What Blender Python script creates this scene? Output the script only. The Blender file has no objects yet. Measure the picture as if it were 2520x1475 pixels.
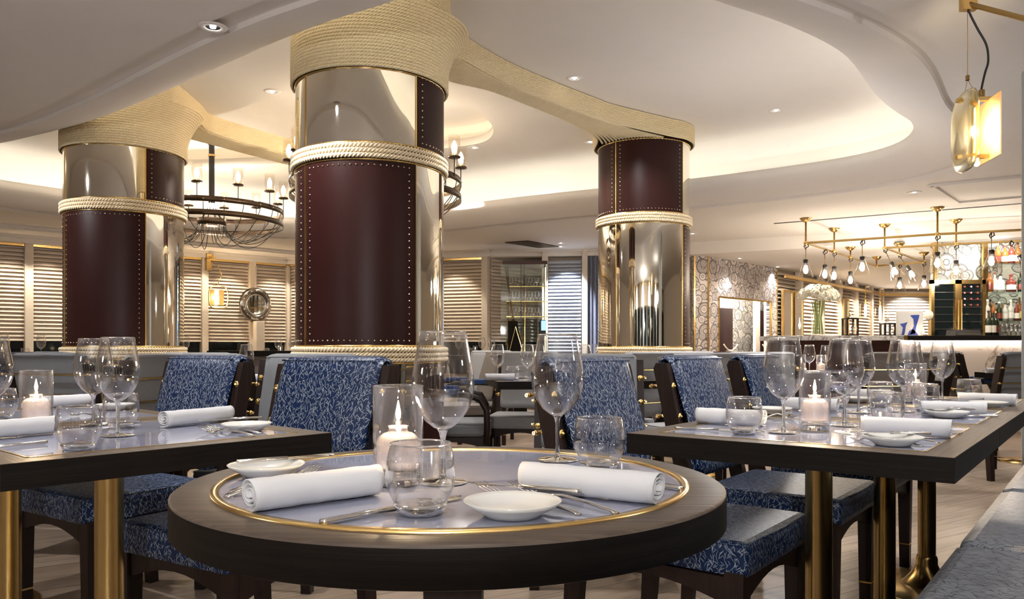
import bpy, bmesh, math, random
import numpy as np
from mathutils import Vector, Matrix
random.seed(7)
PI = math.pi
COL = bpy.context.scene.collection
SC = bpy.context.scene

# ------------------------------------------------------------------ camera, world, exposure, added fill lights
F, CX, HY, CAMZ = 1920.0, 1260.0, 857.0, 0.96      # focal length (px of a 2520 px frame), centre column, horizon row, eye height
cam = bpy.data.cameras.new('camera'); camo = bpy.data.objects.new('camera', cam); COL.objects.link(camo)
camo.location = (0, 0, CAMZ); camo.rotation_euler = (PI/2, 0, 0)
cam.sensor_width = 36; cam.lens = 36*F/2520; cam.shift_y = (HY-737.5)/2520; cam.clip_start = 0.05
SC.camera = camo
w = bpy.data.worlds.new('world'); SC.world = w; w.use_nodes = True
w.node_tree.nodes['Background'].inputs[0].default_value = (0.9, 0.8, 0.7, 1)
w.node_tree.nodes['Background'].inputs[1].default_value = 0.05
SC.view_settings.view_transform = 'Standard'; SC.view_settings.look = 'None'
SC.view_settings.gamma = 1; SC.view_settings.exposure = 2.0
SC.view_settings.use_curve_mapping = False
cy = SC.cycles
cy.caustics_reflective = False; cy.caustics_refractive = False
cy.max_bounces = 10; cy.diffuse_bounces = 4; cy.glossy_bounces = 5; cy.transmission_bounces = 8; cy.transparent_max_bounces = 24
cy.sample_clamp_indirect = 4; cy.use_adaptive_sampling = True; cy.adaptive_threshold = 0.04; cy.time_limit = 1250
WARM = (1.0, 0.89, 0.76); NEUT = (1.0, 0.975, 0.965)
COVE_E, RECESS_E, SPOT_W, WASH_W = 1.15, .26, 25.0, 11.0
def spot(x, y, z, watts, deg=95, tgt=None, color=NEUT, blend=0.6, r=0.03):
    l = bpy.data.lights.new('spot_light', 'SPOT'); l.energy = watts; l.spot_size = math.radians(deg); l.spot_blend = blend
    l.color = color; l.shadow_soft_size = r
    o = bpy.data.objects.new('spot_light', l); COL.objects.link(o); o.location = (x, y, z)
    if tgt: o.rotation_euler = (Vector(tgt)-Vector((x, y, z))).to_track_quat('-Z', 'Y').to_euler()
    return o
def point(x, y, z, watts, color=WARM, r=0.02):
    l = bpy.data.lights.new('point_light', 'POINT'); l.energy = watts; l.color = color; l.shadow_soft_size = r
    o = bpy.data.objects.new('point_light', l); COL.objects.link(o); o.location = (x, y, z); return o

point(-.3, -1.6, 1.5, 44, NEUT, .06); point(-3.0, .8, 1.4, 6, NEUT, .06); point(3.4, 1.2, 1.7, 9, NEUT, .06); point(1.9, 5.6, 1.5, 7, NEUT, .05)      # added fill lights without lamp bodies, brightening ceilings and table tops
def at(px, py, z):                                  # where a sight line through (px, py) meets the level z
    Y = F*(CAMZ-z)/(py-HY); return Vector(((px-CX)*Y/F, Y, z))
def ad(px, Y, z=0):                                 # point at depth Y
    return Vector(((px-CX)*Y/F, Y, z))
def zy(py, Y): return CAMZ+(HY-py)*Y/F

# ------------------------------------------------------------------ materials
class NT:
    def __init__(s, name):
        s.m = bpy.data.materials.new(name); s.m.use_nodes = True; s.t = s.m.node_tree; s.t.nodes.clear()
        s.out = s.t.nodes.new('ShaderNodeOutputMaterial')
    def n(s, typ, **kw):
        nd = s.t.nodes.new('ShaderNode'+typ)
        for k, v in kw.items():
            if k in ('in_',):
                for a, b in v.items(): s.set(nd.inputs[a], b)
            else: setattr(nd, k, v)
        return nd
    def set(s, inp, v):
        if isinstance(v, bpy.types.NodeSocket): s.t.links.new(v, inp)
        elif v is not None:
            if isinstance(v, (tuple, list)) and len(v) == 3 and inp.type == 'RGBA': v = (*v, 1)
            inp.default_value = v
    def math(s, op, a, b=0.0, c=0.0):
        nd = s.n('Math', operation=op)
        s.set(nd.inputs[0], a); s.set(nd.inputs[1], b)
        if op in ('SMOOTH_MIN', 'COMPARE', 'MULTIPLY_ADD'): s.set(nd.inputs[2], c)
        return nd.outputs[0]
    def vm(s, op, a, b=(0, 0, 0), sc=None):
        nd = s.n('VectorMath', operation=op); s.set(nd.inputs[0], a)
        if op != 'LENGTH' and op != 'SCALE': s.set(nd.inputs[1], b)
        if sc is not None: s.set(nd.inputs['Scale'], sc)
        return nd.outputs['Value'] if op == 'LENGTH' else nd.outputs[0]
    def uv(s): return s.n('UVMap').outputs[0]
    def objc(s): return s.n('TexCoord').outputs['Object']
    def mix(s, f, a, b):
        nd = s.n('Mix', data_type='RGBA'); s.set(nd.inputs[0], f); s.set(nd.inputs[6], a); s.set(nd.inputs[7], b); return nd.outputs[2]
    def noise(s, vec, scale, detail=3, rough=.5, dist=0):
        nd = s.n('TexNoise'); s.set(nd.inputs['Vector'], vec); nd.inputs['Scale'].default_value = scale
        nd.inputs['Detail'].default_value = detail; nd.inputs['Roughness'].default_value = rough; nd.inputs['Distortion'].default_value = dist
        return nd.outputs[0]
    def ramp(s, f, stops):
        nd = s.n('ValToRGB'); s.set(nd.inputs[0], f); e = nd.color_ramp.elements
        while len(e) < len(stops): e.new(0.5)
        for i, (p, c) in enumerate(stops): e[i].position = p; e[i].color = (*c, 1) if len(c) == 3 else c
        return nd.outputs[0]
    def step(s, v, a, b):                            # smooth 0..1 between a and b
        nd = s.n('MapRange', interpolation_type='SMOOTHSTEP'); s.set(nd.inputs[0], v); nd.inputs[1].default_value = a; nd.inputs[2].default_value = b
        return nd.outputs[0]
    def bump(s, h, dist=0.002, strength=1.0):
        nd = s.n('Bump'); nd.inputs['Distance'].default_value = dist; nd.inputs['Strength'].default_value = strength; s.set(nd.inputs['Height'], h); return nd.outputs[0]
    def pbr(s, col, rough=.5, metal=0.0, normal=None, **kw):
        b = s.n('BsdfPrincipled'); s.set(b.inputs['Base Color'], col); s.set(b.inputs['Roughness'], rough); s.set(b.inputs['Metallic'], metal)
        if normal is not None: s.set(b.inputs['Normal'], normal)
        for k, v in kw.items(): s.set(b.inputs[k.replace('_', ' ')], v)
        s.t.links.new(b.outputs[0], s.out.inputs[0]); return s.m
M = {}
def simple(key, col, rough=.5, metal=0.0, noise=0.0, **kw):
    t = NT(key)
    c = col
    if noise:
        f = t.noise(t.objc(), 9, 4); c = t.mix(t.math('MULTIPLY', f, 1.0), tuple(x*(1-noise) for x in col), tuple(min(1, x*(1+noise)) for x in col))
    M[key] = t.pbr(c, rough, metal, **kw)
def emit(key, col, st):
    t = NT(key); e = t.n('Emission'); t.set(e.inputs[0], col); e.inputs[1].default_value = st; t.t.links.new(e.outputs[0], t.out.inputs[0]); M[key] = t.m
simple('paint', (.88, .85, .81), .75, noise=.02)
simple('soffit', (.87, .84, .805), .8, noise=.02)
simple('cream', (.74, .66, .56), .6, noise=.04)
simple('slat', (.86, .76, .65), .45, noise=.03)
simple('slat_dark', (.35, .29, .24), .6)
simple('slat_blue', (.55, .6, .7), .5, noise=.25)
simple('night_glass', (.008, .014, .016), .06)
simple('copper_plate', (.80, .50, .24), .45, .6)
simple('gunmetal', (.30, .28, .26), .18, 1.0)
simple('brass', (.80, .56, .22), .22, 1.0, noise=.1)
simple('brass_dark', (.50, .36, .15), .24, 1.0, noise=.15)
simple('chrome', (.75, .75, .76), .12, 1.0)
simple('nickel', (.72, .62, .50), .2, 1.0)
simple('mirror', (.88, .84, .74), .035, 1.0)
simple('mirror_flat', (.85, .85, .85), .03, 1.0)
simple('steel', (.66, .65, .63), .16, 1.0)
simple('bronze', (.11, .08, .06), .3, 1.0, noise=.1)
simple('black_metal', (.012, .011, .012), .35)
simple('black_stone', (.010, .010, .011), .22, noise=.3)
simple('porcelain', (.62, .62, .59), .12)
simple('grey_post', (.42, .45, .46), .4)
simple('black_plastic', (.015, .015, .017), .4)

simple('bar_green', (.05, .06, .05), .4)
simple('petal', (.92, .88, .74), .7, noise=.1)
simple('stalk', (.34, .46, .12), .5, noise=.2)
simple('label_white', (.8, .78, .7), .6)
simple('label_yellow', (.85, .6, .08), .6)
simple('picture_white', (.82, .84, .88), .5)
simple('petal_blue', (.05, .09, .45), .5, noise=.4)
simple('spirit_amber', (.28, .10, .025), .12)
simple('spirit_dark', (.02, .03, .015), .1)
simple('spirit_clear', (.55, .56, .5), .08)
simple('spirit_red', (.2, .045, .03), .12)
simple('blue_leather', (.02, .06, .2), .35)
simple('dark_floor_trim', (.03, .02, .018), .5)
emit('bulb', (1.0, .78, .5), 14.0)
emit('flame', (1.0, .74, .45), 26.0)
emit('tube_glow', (1.0, .78, .45), 10.0)
emit('downlight_lamp', (1.0, .95, .9), 8.0)
emit('cove_strip', (1.0, .93, .79), COVE_E)
emit('recess_strip', (1.0, .78, .50), RECESS_E*3)
emit('bar_strip', (1.0, .80, .66), 5.0)
emit('screen_blue', (.10, .35, .9), 1.6)

def wood(key, c1, c2, rough, sc=1.0, axis='x', spec=.5):
    t = NT(key); v = t.uv()
    mp = t.n('Mapping'); t.set(mp.inputs[0], v); mp.inputs['Scale'].default_value = (4*sc, 90*sc, 1) if axis == 'x' else (90*sc, 4*sc, 1)
    f = t.noise(mp.outputs[0], 1.0, 5, .6, .6)
    f2 = t.noise(v, 6, 2)
    c = t.mix(t.step(f, .35, .7), c1, c2)
    c = t.mix(t.math('MULTIPLY', f2, .35), c, c1)
    M[key] = t.pbr(c, rough, 0, t.bump(f, .0012, .7), Specular_IOR_Level=spec)
wood('espresso', (.004, .003, .0025), (.008, .0055, .004), .55, spec=.15)  # near-black copy for table sides, their shade put into the colour
wood('espresso_lit', (.055, .040, .030), (.105, .078, .056), .48, spec=.35)  # same wood for table tops, its lit tone put into the colour
wood('chair_wood', (.014, .008, .007), (.022, .011, .008), .4, 1, 'y', .25)
wood('red_wood', (.035, .008, .006), (.07, .018, .012), .35)

def leaf(key, base, mark, rough, scale=40.0, stem=True, dens=3, thin=1.0, **kw):
    t = NT(key); uv = t.uv(); tot = None
    def lay(sc, L, W, seed, spread, bend):
        nonlocal tot
        v = t.vm('ADD', t.vm('SCALE', uv, sc=sc), (seed, seed*1.7, 0))
        vo = t.n('TexVoronoi', voronoi_dimensions='2D'); t.set(vo.inputs['Vector'], v); vo.inputs['Scale'].default_value = 1
        d = t.vm('SUBTRACT', v, vo.outputs['Position'])
        cs = t.n('SeparateColor'); t.set(cs.inputs[0], vo.outputs['Color'])
        ang = t.math('MULTIPLY_ADD', cs.outputs[0], spread, PI/2-spread/2)
        r = t.n('VectorRotate', rotation_type='Z_AXIS'); t.set(r.inputs['Vector'], d); t.set(r.inputs['Angle'], ang)
        s = t.n('SeparateXYZ'); t.set(s.inputs[0], r.outputs[0])
        x = s.outputs[0]; y = t.math('MULTIPLY_ADD', t.math('MULTIPLY', x, x), bend, s.outputs[1])
        e = t.math('ADD', t.math('POWER', t.math('ABSOLUTE', t.math('DIVIDE', x, L)), 2), t.math('POWER', t.math('ABSOLUTE', t.math('DIVIDE', y, W)), 2))
        mk = t.math('SUBTRACT', 1.0, t.step(e, .6, 1.15))
        tot = mk if tot is None else t.math('MAXIMUM', tot, mk)
    for i in range(dens): lay(scale*(1+.13*i), .42, .040*thin, 3.1+5.3*i, 2.4, .30)
    if stem: lay(scale*.42, .5, .014*thin, 21.0, 1.9, .9); lay(scale*.5, .5, .014*thin, 41.0, 2.4, -.9)
    f = t.noise(uv, 25, 3)
    b = t.mix(f, tuple(x*.7 for x in base), tuple(x*1.25 for x in base))
    c = t.mix(tot, b, mark)
    M[key] = t.pbr(c, rough, 0, t.bump(tot, .0005, .5), **kw)
leaf('blue_leaf', (.0014, .0140, .060), (.33, .38, .42), .42, 50.0, Specular_IOR_Level=.3)
leaf('grey_leaf', (.17, .18, .20), (.012, .014, .02), .30, 36.0, thin=1.0)
leaf('purple_leaf', (.05, .03, .06), (.22, .2, .25), .6, 110.0, False, 2)
def fabric(key, col, rough=.85, sc=420):
    t = NT(key); v = t.objc(); f = t.noise(v, sc, 2); g = t.noise(v, 30, 3)
    c = t.mix(f, tuple(x*.6 for x in col), tuple(min(1, x*1.3) for x in col)); c = t.mix(t.math('MULTIPLY', g, .3), c, tuple(x*.7 for x in col))
    M[key] = t.pbr(c, rough, 0, t.bump(f, .0003, .5))
fabric('grey_fabric', (.19, .20, .215)); fabric('pale_fabric', (.33, .33, .335)); fabric('taupe_fabric', (.21, .185, .165))
fabric('tan_fabric', (.45, .34, .26))
simple('napkin', (.55, .56, .58), .9)
fabric('curtain', (.25, .27, .36), .9, 60); fabric('dark_blue_fabric', (.03, .035, .07))
def rope_mat(key, col):
    t = NT(key); s = t.n('SeparateXYZ'); t.set(s.inputs[0], t.uv())
    h = t.math('ABSOLUTE', t.math('SINE', t.math('MULTIPLY', t.math('ADD', s.outputs[0], t.math('MULTIPLY', s.outputs[1], 3.0)), PI)))
    f = t.noise(t.objc(), 160, 3); c = t.mix(f, tuple(x*.93 for x in col), tuple(min(1, x*1.08) for x in col))
    M[key] = t.pbr(c, .85, 0, t.bump(h, .0034, 1.0))
rope_mat('rope', (.95, .80, .52)); rope_mat('rope_pale', (.90, .78, .58))
t_ = NT('rope_laid'); f_ = t_.noise(t_.objc(), 260, 3); M['rope_laid'] = t_.pbr(t_.mix(f_, (.80, .66, .44), (.95, .82, .60)), .85, 0, t_.bump(f_, .0008, .5))
def leather(key, c1, c2):
    t = NT(key); v = t.uv(); mp = t.n('Mapping'); t.set(mp.inputs[0], v); mp.inputs['Scale'].default_value = (260, 9, 1)
    f = t.noise(mp.outputs[0], 1, 4, .6); g = t.noise(v, 5, 3)
    c = t.mix(f, c1, c2); c = t.mix(t.math('MULTIPLY', g, .4), c, c1)
    M[key] = t.pbr(c, .36, 0, t.bump(f, .0006, .5), Specular_IOR_Level=.18)
leather('oxblood', (.018, .0052, .0048), (.042, .0115, .0100))
def marble(key, base, vein, sc=1.0, w=.035):
    t = NT(key); v = t.objc(); n1 = t.noise(v, 1.6*sc, 6, .55, 1.2)
    a = t.math('ABSOLUTE', t.math('SUBTRACT', n1, .5)); f = t.math('SUBTRACT', 1.0, t.step(a, .0, w))
    n2 = t.noise(v, 4*sc, 5, .6, .6); a2 = t.math('ABSOLUTE', t.math('SUBTRACT', n2, .47)); f2 = t.math('MULTIPLY', t.math('SUBTRACT', 1.0, t.step(a2, 0, w*.5)), .5)
    c = t.mix(t.math('MULTIPLY', f, .8), base, vein); c = t.mix(f2, c, vein)
    M[key] = t.pbr(c, .16)
marble('marble', (.78, .72, .66), (.30, .23, .18)); marble('marble_top', (.80, .79, .77), (.16, .17, .19), 2.4, .05)
def wallpaper(key, bg, ink):
    t = NT(key); uv = t.uv(); col = None; base = bg
    cur = None
    for i, sc in enumerate((4.2, 5.4, 3.4, 6.4)):
        v = t.vm('ADD', t.vm('SCALE', uv, sc=sc), (1.3+2.7*i, 4.1*i, 0))
        vo = t.n('TexVoronoi', voronoi_dimensions='2D'); t.set(vo.inputs['Vector'], v); vo.inputs['Scale'].default_value = 1; vo.inputs['Randomness'].default_value = .55
        d = t.vm('SUBTRACT', v, vo.outputs['Position']); r = t.vm('LENGTH', d)
        s = t.n('SeparateXYZ'); t.set(s.inputs[0], d); an = t.math('ARCTAN2', s.outputs[1], s.outputs[0])
        cs = t.n('SeparateColor'); t.set(cs.inputs[0], vo.outputs['Color'])
        def ring(r0, wd): return t.math('SUBTRACT', 1.0, t.step(t.math('ABSOLUTE', t.math('SUBTRACT', r, r0)), wd*.5, wd))
        rays = t.step(t.math('SINE', t.math('MULTIPLY', an, 26.0)), .2, .6)
        band = t.math('MULTIPLY', t.step(r, .17, .19), t.math('SUBTRACT', 1.0, t.step(r, .28, .30)))
        few = t.math('MULTIPLY', t.step(t.math('SINE', t.math('MULTIPLY', an, 9.0)), .8, .95), t.math('SUBTRACT', 1.0, t.step(r, .12, .14)))
        L = t.math('MAXIMUM', ring(.375, .030), ring(.325, .018)); L = t.math('MAXIMUM', L, ring(.13, .022))
        L = t.math('MAXIMUM', L, t.math('MULTIPLY', t.math('MULTIPLY', rays, band), t.step(cs.outputs[1], .25, .4))); L = t.math('MAXIMUM', L, few)
        inside = t.math('MULTIPLY', t.math('SUBTRACT', 1.0, t.step(r, .385, .395)), 1.0 if i == 0 else t.step(cs.outputs[0], .25, .3))
        c_in = t.mix(L, bg, ink)
        cur = t.mix(inside, cur if cur is not None else bg, c_in)
    M[key] = t.pbr(cur, .5)
wallpaper('wallpaper', (.62, .56, .54), (.035, .03, .035))
wallpaper('wallpaper_warm', (.78, .72, .60), (.05, .045, .045))
def floor_mat():
    t = NT('floor_wood'); v = t.objc(); mp = t.n('Mapping'); t.set(mp.inputs[0], v); mp.inputs['Rotation'].default_value = (0, 0, math.radians(-32))
    br = t.n('TexBrick', offset=.37); t.set(br.inputs['Vector'], mp.outputs[0]); br.inputs['Scale'].default_value = 1
    br.inputs['Brick Width'].default_value = 1.1; br.inputs['Row Height'].default_value = .19; br.inputs['Mortar Size'].default_value = .0025
    t.set(br.inputs['Color1'], (.23, .17, .12)); t.set(br.inputs['Color2'], (.37, .285, .215)); t.set(br.inputs['Mortar'], (.09, .07, .05))
    mq = t.n('Mapping'); t.set(mq.inputs[0], mp.outputs[0]); mq.inputs['Scale'].default_value = (1.4, 26, 1)
    f = t.noise(mq.outputs[0], 1.5, 6, .65, .8)
    c = t.mix(t.step(f, .45, .75), br.outputs[0], (.15, .11, .08))
    M['floor_wood'] = t.pbr(c, t.math('MULTIPLY_ADD', f, .2, .24), 0, t.bump(f, .0006, .4))
floor_mat()
def inlay():
    t = NT('glass_inlay'); f = t.noise(t.objc(), 14, 5, .6, .3)
    M['glass_inlay'] = t.pbr(t.mix(f, (.25, .27, .36), (.30, .31, .40)), .05, 0, IOR=1.85)
inlay()
def thinglass(key, col=(1, 1, 1), edge=1.0, base=.03):
    t = NT(key); lw = t.n('LayerWeight'); lw.inputs[0].default_value = .5
    f = t.math('ADD', t.math('MULTIPLY', t.math('POWER', lw.outputs['Facing'], 2.2), .85*edge), base)
    tr = t.n('BsdfTransparent'); t.set(tr.inputs[0], col); gl = t.n('BsdfGlossy'); t.set(gl.inputs[0], (.95, .95, .95)); gl.inputs['Roughness'].default_value = .02
    mx = t.n('MixShader'); t.set(mx.inputs[0], f); t.t.links.new(tr.outputs[0], mx.inputs[1]); t.t.links.new(gl.outputs[0], mx.inputs[2])
    t.t.links.new(mx.outputs[0], t.out.inputs[0]); M[key] = t.m
thinglass('thin_glass', (.965, .968, .975), 1.0, .055); thinglass('pane_glass', (.90, .95, .92), .7, .05); thinglass('smoke_glass', (.93, .9, .86), 1.0, .05)
t_ = NT('wax'); p_ = t_.n('BsdfPrincipled'); t_.set(p_.inputs['Base Color'], (.78, .74, .76)); p_.inputs['Roughness'].default_value = .12
tr_ = t_.n('BsdfTransparent'); t_.set(tr_.inputs[0], (.95, .93, .94)); mx_ = t_.n('MixShader'); mx_.inputs[0].default_value = .32
t_.t.links.new(tr_.outputs[0], mx_.inputs[1]); t_.t.links.new(p_.outputs[0], mx_.inputs[2]); t_.t.links.new(mx_.outputs[0], t_.out.inputs[0]); M['wax'] = t_.m
def solid(key, col, rough=.0, ior=1.45):
    t = NT(key); g = t.n('BsdfGlass'); t.set(g.inputs[0], col); g.inputs['Roughness'].default_value = rough; g.inputs['IOR'].default_value = ior
    t.t.links.new(g.outputs[0], t.out.inputs[0]); M[key] = t.m
solid('solid_glass', (.97, .98, .98)); solid('lens_glass', (1.0, .94, .70), .22, 1.2); solid('oil_glass', (.93, .88, .90), .02, 1.38)

# ------------------------------------------------------------------ mesh building
class MB:
    def __init__(s): s.v = []; s.f = []; s.mi = []; s.sm = []; s.uvs = {}; s.k = 0
    def mat(s, k): s.k = k; return s
    def add(s, vs, fs, smooth=False, mtx=None, uvs=None):
        o = len(s.v)
        if mtx is not None: vs = [mtx @ Vector(p) for p in vs]
        s.v += [tuple(p) for p in vs]
        for i, f in enumerate(fs):
            if uvs is not None: s.uvs[len(s.f)] = uvs[i]
            s.f.append([o+j for j in f]); s.mi.append(s.k); s.sm.append(smooth)
        return s
    def box(s, x0, x1, y0, y1, z0, z1, mtx=None, bev=0.0):
        if bev:
            bm = bmesh.new(); bmesh.ops.create_cube(bm, size=1)
            for v in bm.verts: v.co = Vector(((x0+x1)/2+v.co.x*(x1-x0), (y0+y1)/2+v.co.y*(y1-y0), (z0+z1)/2+v.co.z*(z1-z0)))
            bmesh.ops.bevel(bm, geom=bm.edges[:], offset=bev, segments=2, affect='EDGES', profile=.6)
            bm.verts.index_update(); vs = [v.co.copy() for v in bm.verts]; fs = [[v.index for v in f.verts] for f in bm.faces]; bm.free()
            return s.add(vs, fs, False, mtx)
        vs = [(x, y, z) for z in (z0, z1) for y in (y0, y1) for x in (x0, x1)]
        return s.add(vs, [(0, 2, 3, 1), (4, 5, 7, 6), (0, 1, 5, 4), (2, 6, 7, 3), (0, 4, 6, 2), (1, 3, 7, 5)], False, mtx)
    def prism(s, poly, z0, z1, mtx=None, smooth=False):
        n = len(poly); vs = [(p[0], p[1], z0) for p in poly]+[(p[0], p[1], z1) for p in poly]
        return s.add(vs, [list(range(n))[::-1], list(range(n, 2*n))]+[(i, (i+1) % n, n+(i+1) % n, n+i) for i in range(n)], smooth, mtx)
    def lathe(s, prof, seg=24, c=(0, 0, 0), mtx=None, smooth=True, a0=0, a1=2*PI):
        full = abs(a1-a0-2*PI) < 1e-6; m = seg if full else seg+1
        vs = []
        for r, z in prof:
            for i in range(m):
                a = a0+(a1-a0)*i/seg; vs.append((c[0]+r*math.cos(a), c[1]+r*math.sin(a), c[2]+z))
        fs = []
        for j in range(len(prof)-1):
            for i in range(seg):
                i2 = (i+1) % m; fs.append((j*m+i, j*m+i2, (j+1)*m+i2, (j+1)*m+i))
        return s.add(vs, fs, smooth, mtx)
    def cyl(s, r, z0, z1, seg=16, c=(0, 0, 0), mtx=None): return s.lathe([(0, z0), (r, z0), (r, z0), (r, z1), (r, z1), (0, z1)], seg, c, mtx)
    def ball(s, r, c, seg=10, sz=1.0, mtx=None): return s.lathe([(max(1e-5, r*math.sin(PI*i/seg)), -r*sz*math.cos(PI*i/seg)) for i in range(seg+1)], seg*2, c, mtx)
    def rod(s, a, b, r, seg=8):
        a = Vector(a); b = Vector(b); d = b-a; q = d.to_track_quat('Z', 'Y').to_matrix().to_4x4()
        return s.cyl(r, 0, d.length, seg, mtx=Matrix.Translation(a) @ q)
    def tube(s, pts, r, seg=8, closed=False, rr=None):
        P = [Vector(p) for p in pts]; n = len(P); vs = []; up = Vector((0, 0, 1)); prev = None
        for i in range(n):
            t = (P[(i+1) % n]-P[i-1]) if closed else (P[min(i+1, n-1)]-P[max(i-1, 0)])
            t.normalize()
            if prev is None: prev = up if abs(t.z) < .9 else Vector((1, 0, 0))
            a = (prev-t*prev.dot(t)).normalized(); b = t.cross(a); prev = a
            q = rr[i] if rr else r
            for j in range(seg): an = 2*PI*j/seg; vs.append(P[i]+a*math.cos(an)*q+b*math.sin(an)*q)
        fs = []
        for i in range(n if closed else n-1):
            for j in range(seg): i2 = (i+1) % n; fs.append((i*seg+j, i*seg+(j+1) % seg, i2*seg+(j+1) % seg, i2*seg+j))
        if not closed: fs += [list(range(seg))[::-1], list(range((n-1)*seg, n*seg))]
        return s.add(vs, fs, True)
    def build(s, name, mats, parent=None, loc=None, rz=0):
        me = bpy.data.meshes.new(name); me.from_pydata(s.v, [], s.f)
        mats = mats if isinstance(mats, (list, tuple)) else [mats]
        for m in mats: me.materials.append(M[m])
        me.polygons.foreach_set('material_index', s.mi); me.polygons.foreach_set('use_smooth', s.sm)
        boxuv(me, s.uvs); me.update()
        o = bpy.data.objects.new(name, me); COL.objects.link(o)
        if parent: o.parent = parent
        if loc is not None: o.location = loc
        o.rotation_euler.z = rz
        return o
def boxuv(me, custom=None):
    n = len(me.loops)
    if not n: return
    co = np.empty(len(me.vertices)*3, np.float32); me.vertices.foreach_get('co', co); co = co.reshape(-1, 3)
    vi = np.empty(n, np.int32); me.loops.foreach_get('vertex_index', vi)
    nf = len(me.polygons); ls = np.empty(nf, np.int32); lt = np.empty(nf, np.int32); nm = np.empty(nf*3, np.float32)
    me.polygons.foreach_get('loop_start', ls); me.polygons.foreach_get('loop_total', lt); me.polygons.foreach_get('normal', nm)
    ax = np.abs(nm.reshape(-1, 3)).argmax(1); pa = np.repeat(ax, lt); p = co[vi]
    uv = np.where((pa == 0)[:, None], p[:, [1, 2]], np.where((pa == 1)[:, None], p[:, [0, 2]], p[:, [0, 1]])).astype(np.float32)
    if custom:
        for f, c in custom.items(): uv[ls[f]:ls[f]+lt[f]] = c
    l = me.uv_layers.new(name='UVMap'); l.data.foreach_set('uv', uv.ravel())
def tag(o, label=None, cat=None, group=None, kind=None):
    if label: o['label'] = label
    if cat: o['category'] = cat
    if group: o['group'] = group
    if kind: o['kind'] = kind
    return o
def thing(name, label, cat, loc=(0, 0, 0), rz=0, group=None):
    o = bpy.data.objects.new(name, None); COL.objects.link(o); o.empty_display_size = .05
    o.location = loc; o.rotation_euler.z = rz; return tag(o, label, cat, group)
def st(name, mb, mats, parent=None):
    o = mb.build(name, mats, parent)
    if not parent: o['kind'] = 'structure'
    return o
KIDS = {}
def copy_tree(o, parent=None):
    c = o.copy(); COL.objects.link(c)
    if parent: c.parent = parent
    for ch in [x for x in o.children]: copy_tree(ch, c)
    return c
PROTO = {}
def place(kind, loc, rz, label, group=None, rx=0, ry=0, sc=1.0):      # the first call moves the prototype itself, later ones copy it
    mk, name_cat = PROTO[kind]['make'], PROTO[kind]['cat']
    if 'obj' not in PROTO[kind]: o = PROTO[kind]['obj'] = mk()
    else: o = copy_tree(PROTO[kind]['obj'])
    o.location = loc; o.rotation_euler = (rx, ry, rz); o.scale = (sc, sc, sc)
    o['label'] = label; o['category'] = name_cat
    if group: o['group'] = group
    elif 'group' in o: del o['group']
    return o
def root(name):
    o = bpy.data.objects.new(name, None); COL.objects.link(o); o.empty_display_size = .05; return o
def spline(pts, n, closed=True):                                   # Catmull-Rom resampled at even spacing
    P = np.array(pts, float); m = len(P); out = []
    segs = m if closed else m-1
    for i in range(segs):
        p0, p1, p2, p3 = (P[(i-1) % m], P[i], P[(i+1) % m], P[(i+2) % m]) if closed else (P[max(i-1, 0)], P[i], P[i+1], P[min(i+2, m-1)])
        for k in range(16):
            t = k/16; out.append(.5*((2*p1)+(-p0+p2)*t+(2*p0-5*p1+4*p2-p3)*t*t+(-p0+3*p1-3*p2+p3)*t**3))
    if closed: out.append(out[0])
    else: out.append(P[-1])
    out = np.array(out); d = np.r_[0, np.cumsum(np.linalg.norm(np.diff(out, axis=0), axis=1))]
    s = np.linspace(0, d[-1], n+1)[:-1] if closed else np.linspace(0, d[-1], n)
    return np.stack([np.interp(s, d, out[:, k]) for k in range(out.shape[1])], 1)
def smooth_closed(P, it=2):
    for _ in range(it): P = (np.roll(P, 1, 0)+2*P+np.roll(P, -1, 0))/4
    return P
def normals2(P, closed=True):                                       # outward normals of a counter-clockwise loop
    t = (np.roll(P, -1, 0)-np.roll(P, 1, 0)) if closed else np.gradient(P, axis=0)
    t = t/np.linalg.norm(t, axis=1)[:, None]; return np.stack([t[:, 1], -t[:, 0]], 1)
def ccw(P): 
    x, y = P[:, 0], P[:, 1]; a = (x*np.roll(y, -1)-np.roll(x, -1)*y).sum(); return P if a > 0 else P[::-1]
# ------------------------------------------------------------------ room shell
ZP, ZH, ZLOW, ZLIP = 2.45, 3.0, 2.30, 2.60          # perimeter ceiling, high ceiling, bar ceiling, lip of the opening
b = MB().box(-9.5, 11, -4, 19, -.1, 0); st('floor', b, 'floor_wood')
OPEN = spline([(-4.04, 6.15), (-3.58, 5.92), (-3.12, 5.65), (-2.66, 5.32), (-2.145, 4.9), (-1.49, 4.34), (-1.11, 4.03), (-.81, 3.81), (-.574, 3.674), (-.29, 3.47), (.17, 3.34), (.61, 3.42),
    (.976, 3.674), (1.285, 3.854), (1.734, 4.215), (2.03, 4.583), (2.33, 5.02), (2.626, 5.364), (2.86, 5.6), (3.02, 5.86), (3.17, 6.2), (3.18, 6.58), (2.94, 6.97), (2.458, 7.374), (1.795, 7.83),
    (1.229, 8.136), (.617, 8.465), (-.05, 8.85), (-.778, 9.34), (-1.8, 9.93), (-2.75, 10.16), (-3.41, 9.93), (-3.89, 9.34), (-4.41, 8.82), (-4.78, 8.35), (-5.16, 7.87), (-5.4, 7.3), (-5.3, 6.7), (-4.8, 6.3)], 240)
OPEN = smooth_closed(ccw(OPEN), 3)
def ringoff(P, off):
    N = normals2(P); N = smooth_closed(N, 6); Q = P+N*off
    return smooth_closed(Q, 2) if abs(off) > .1 else Q
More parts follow.
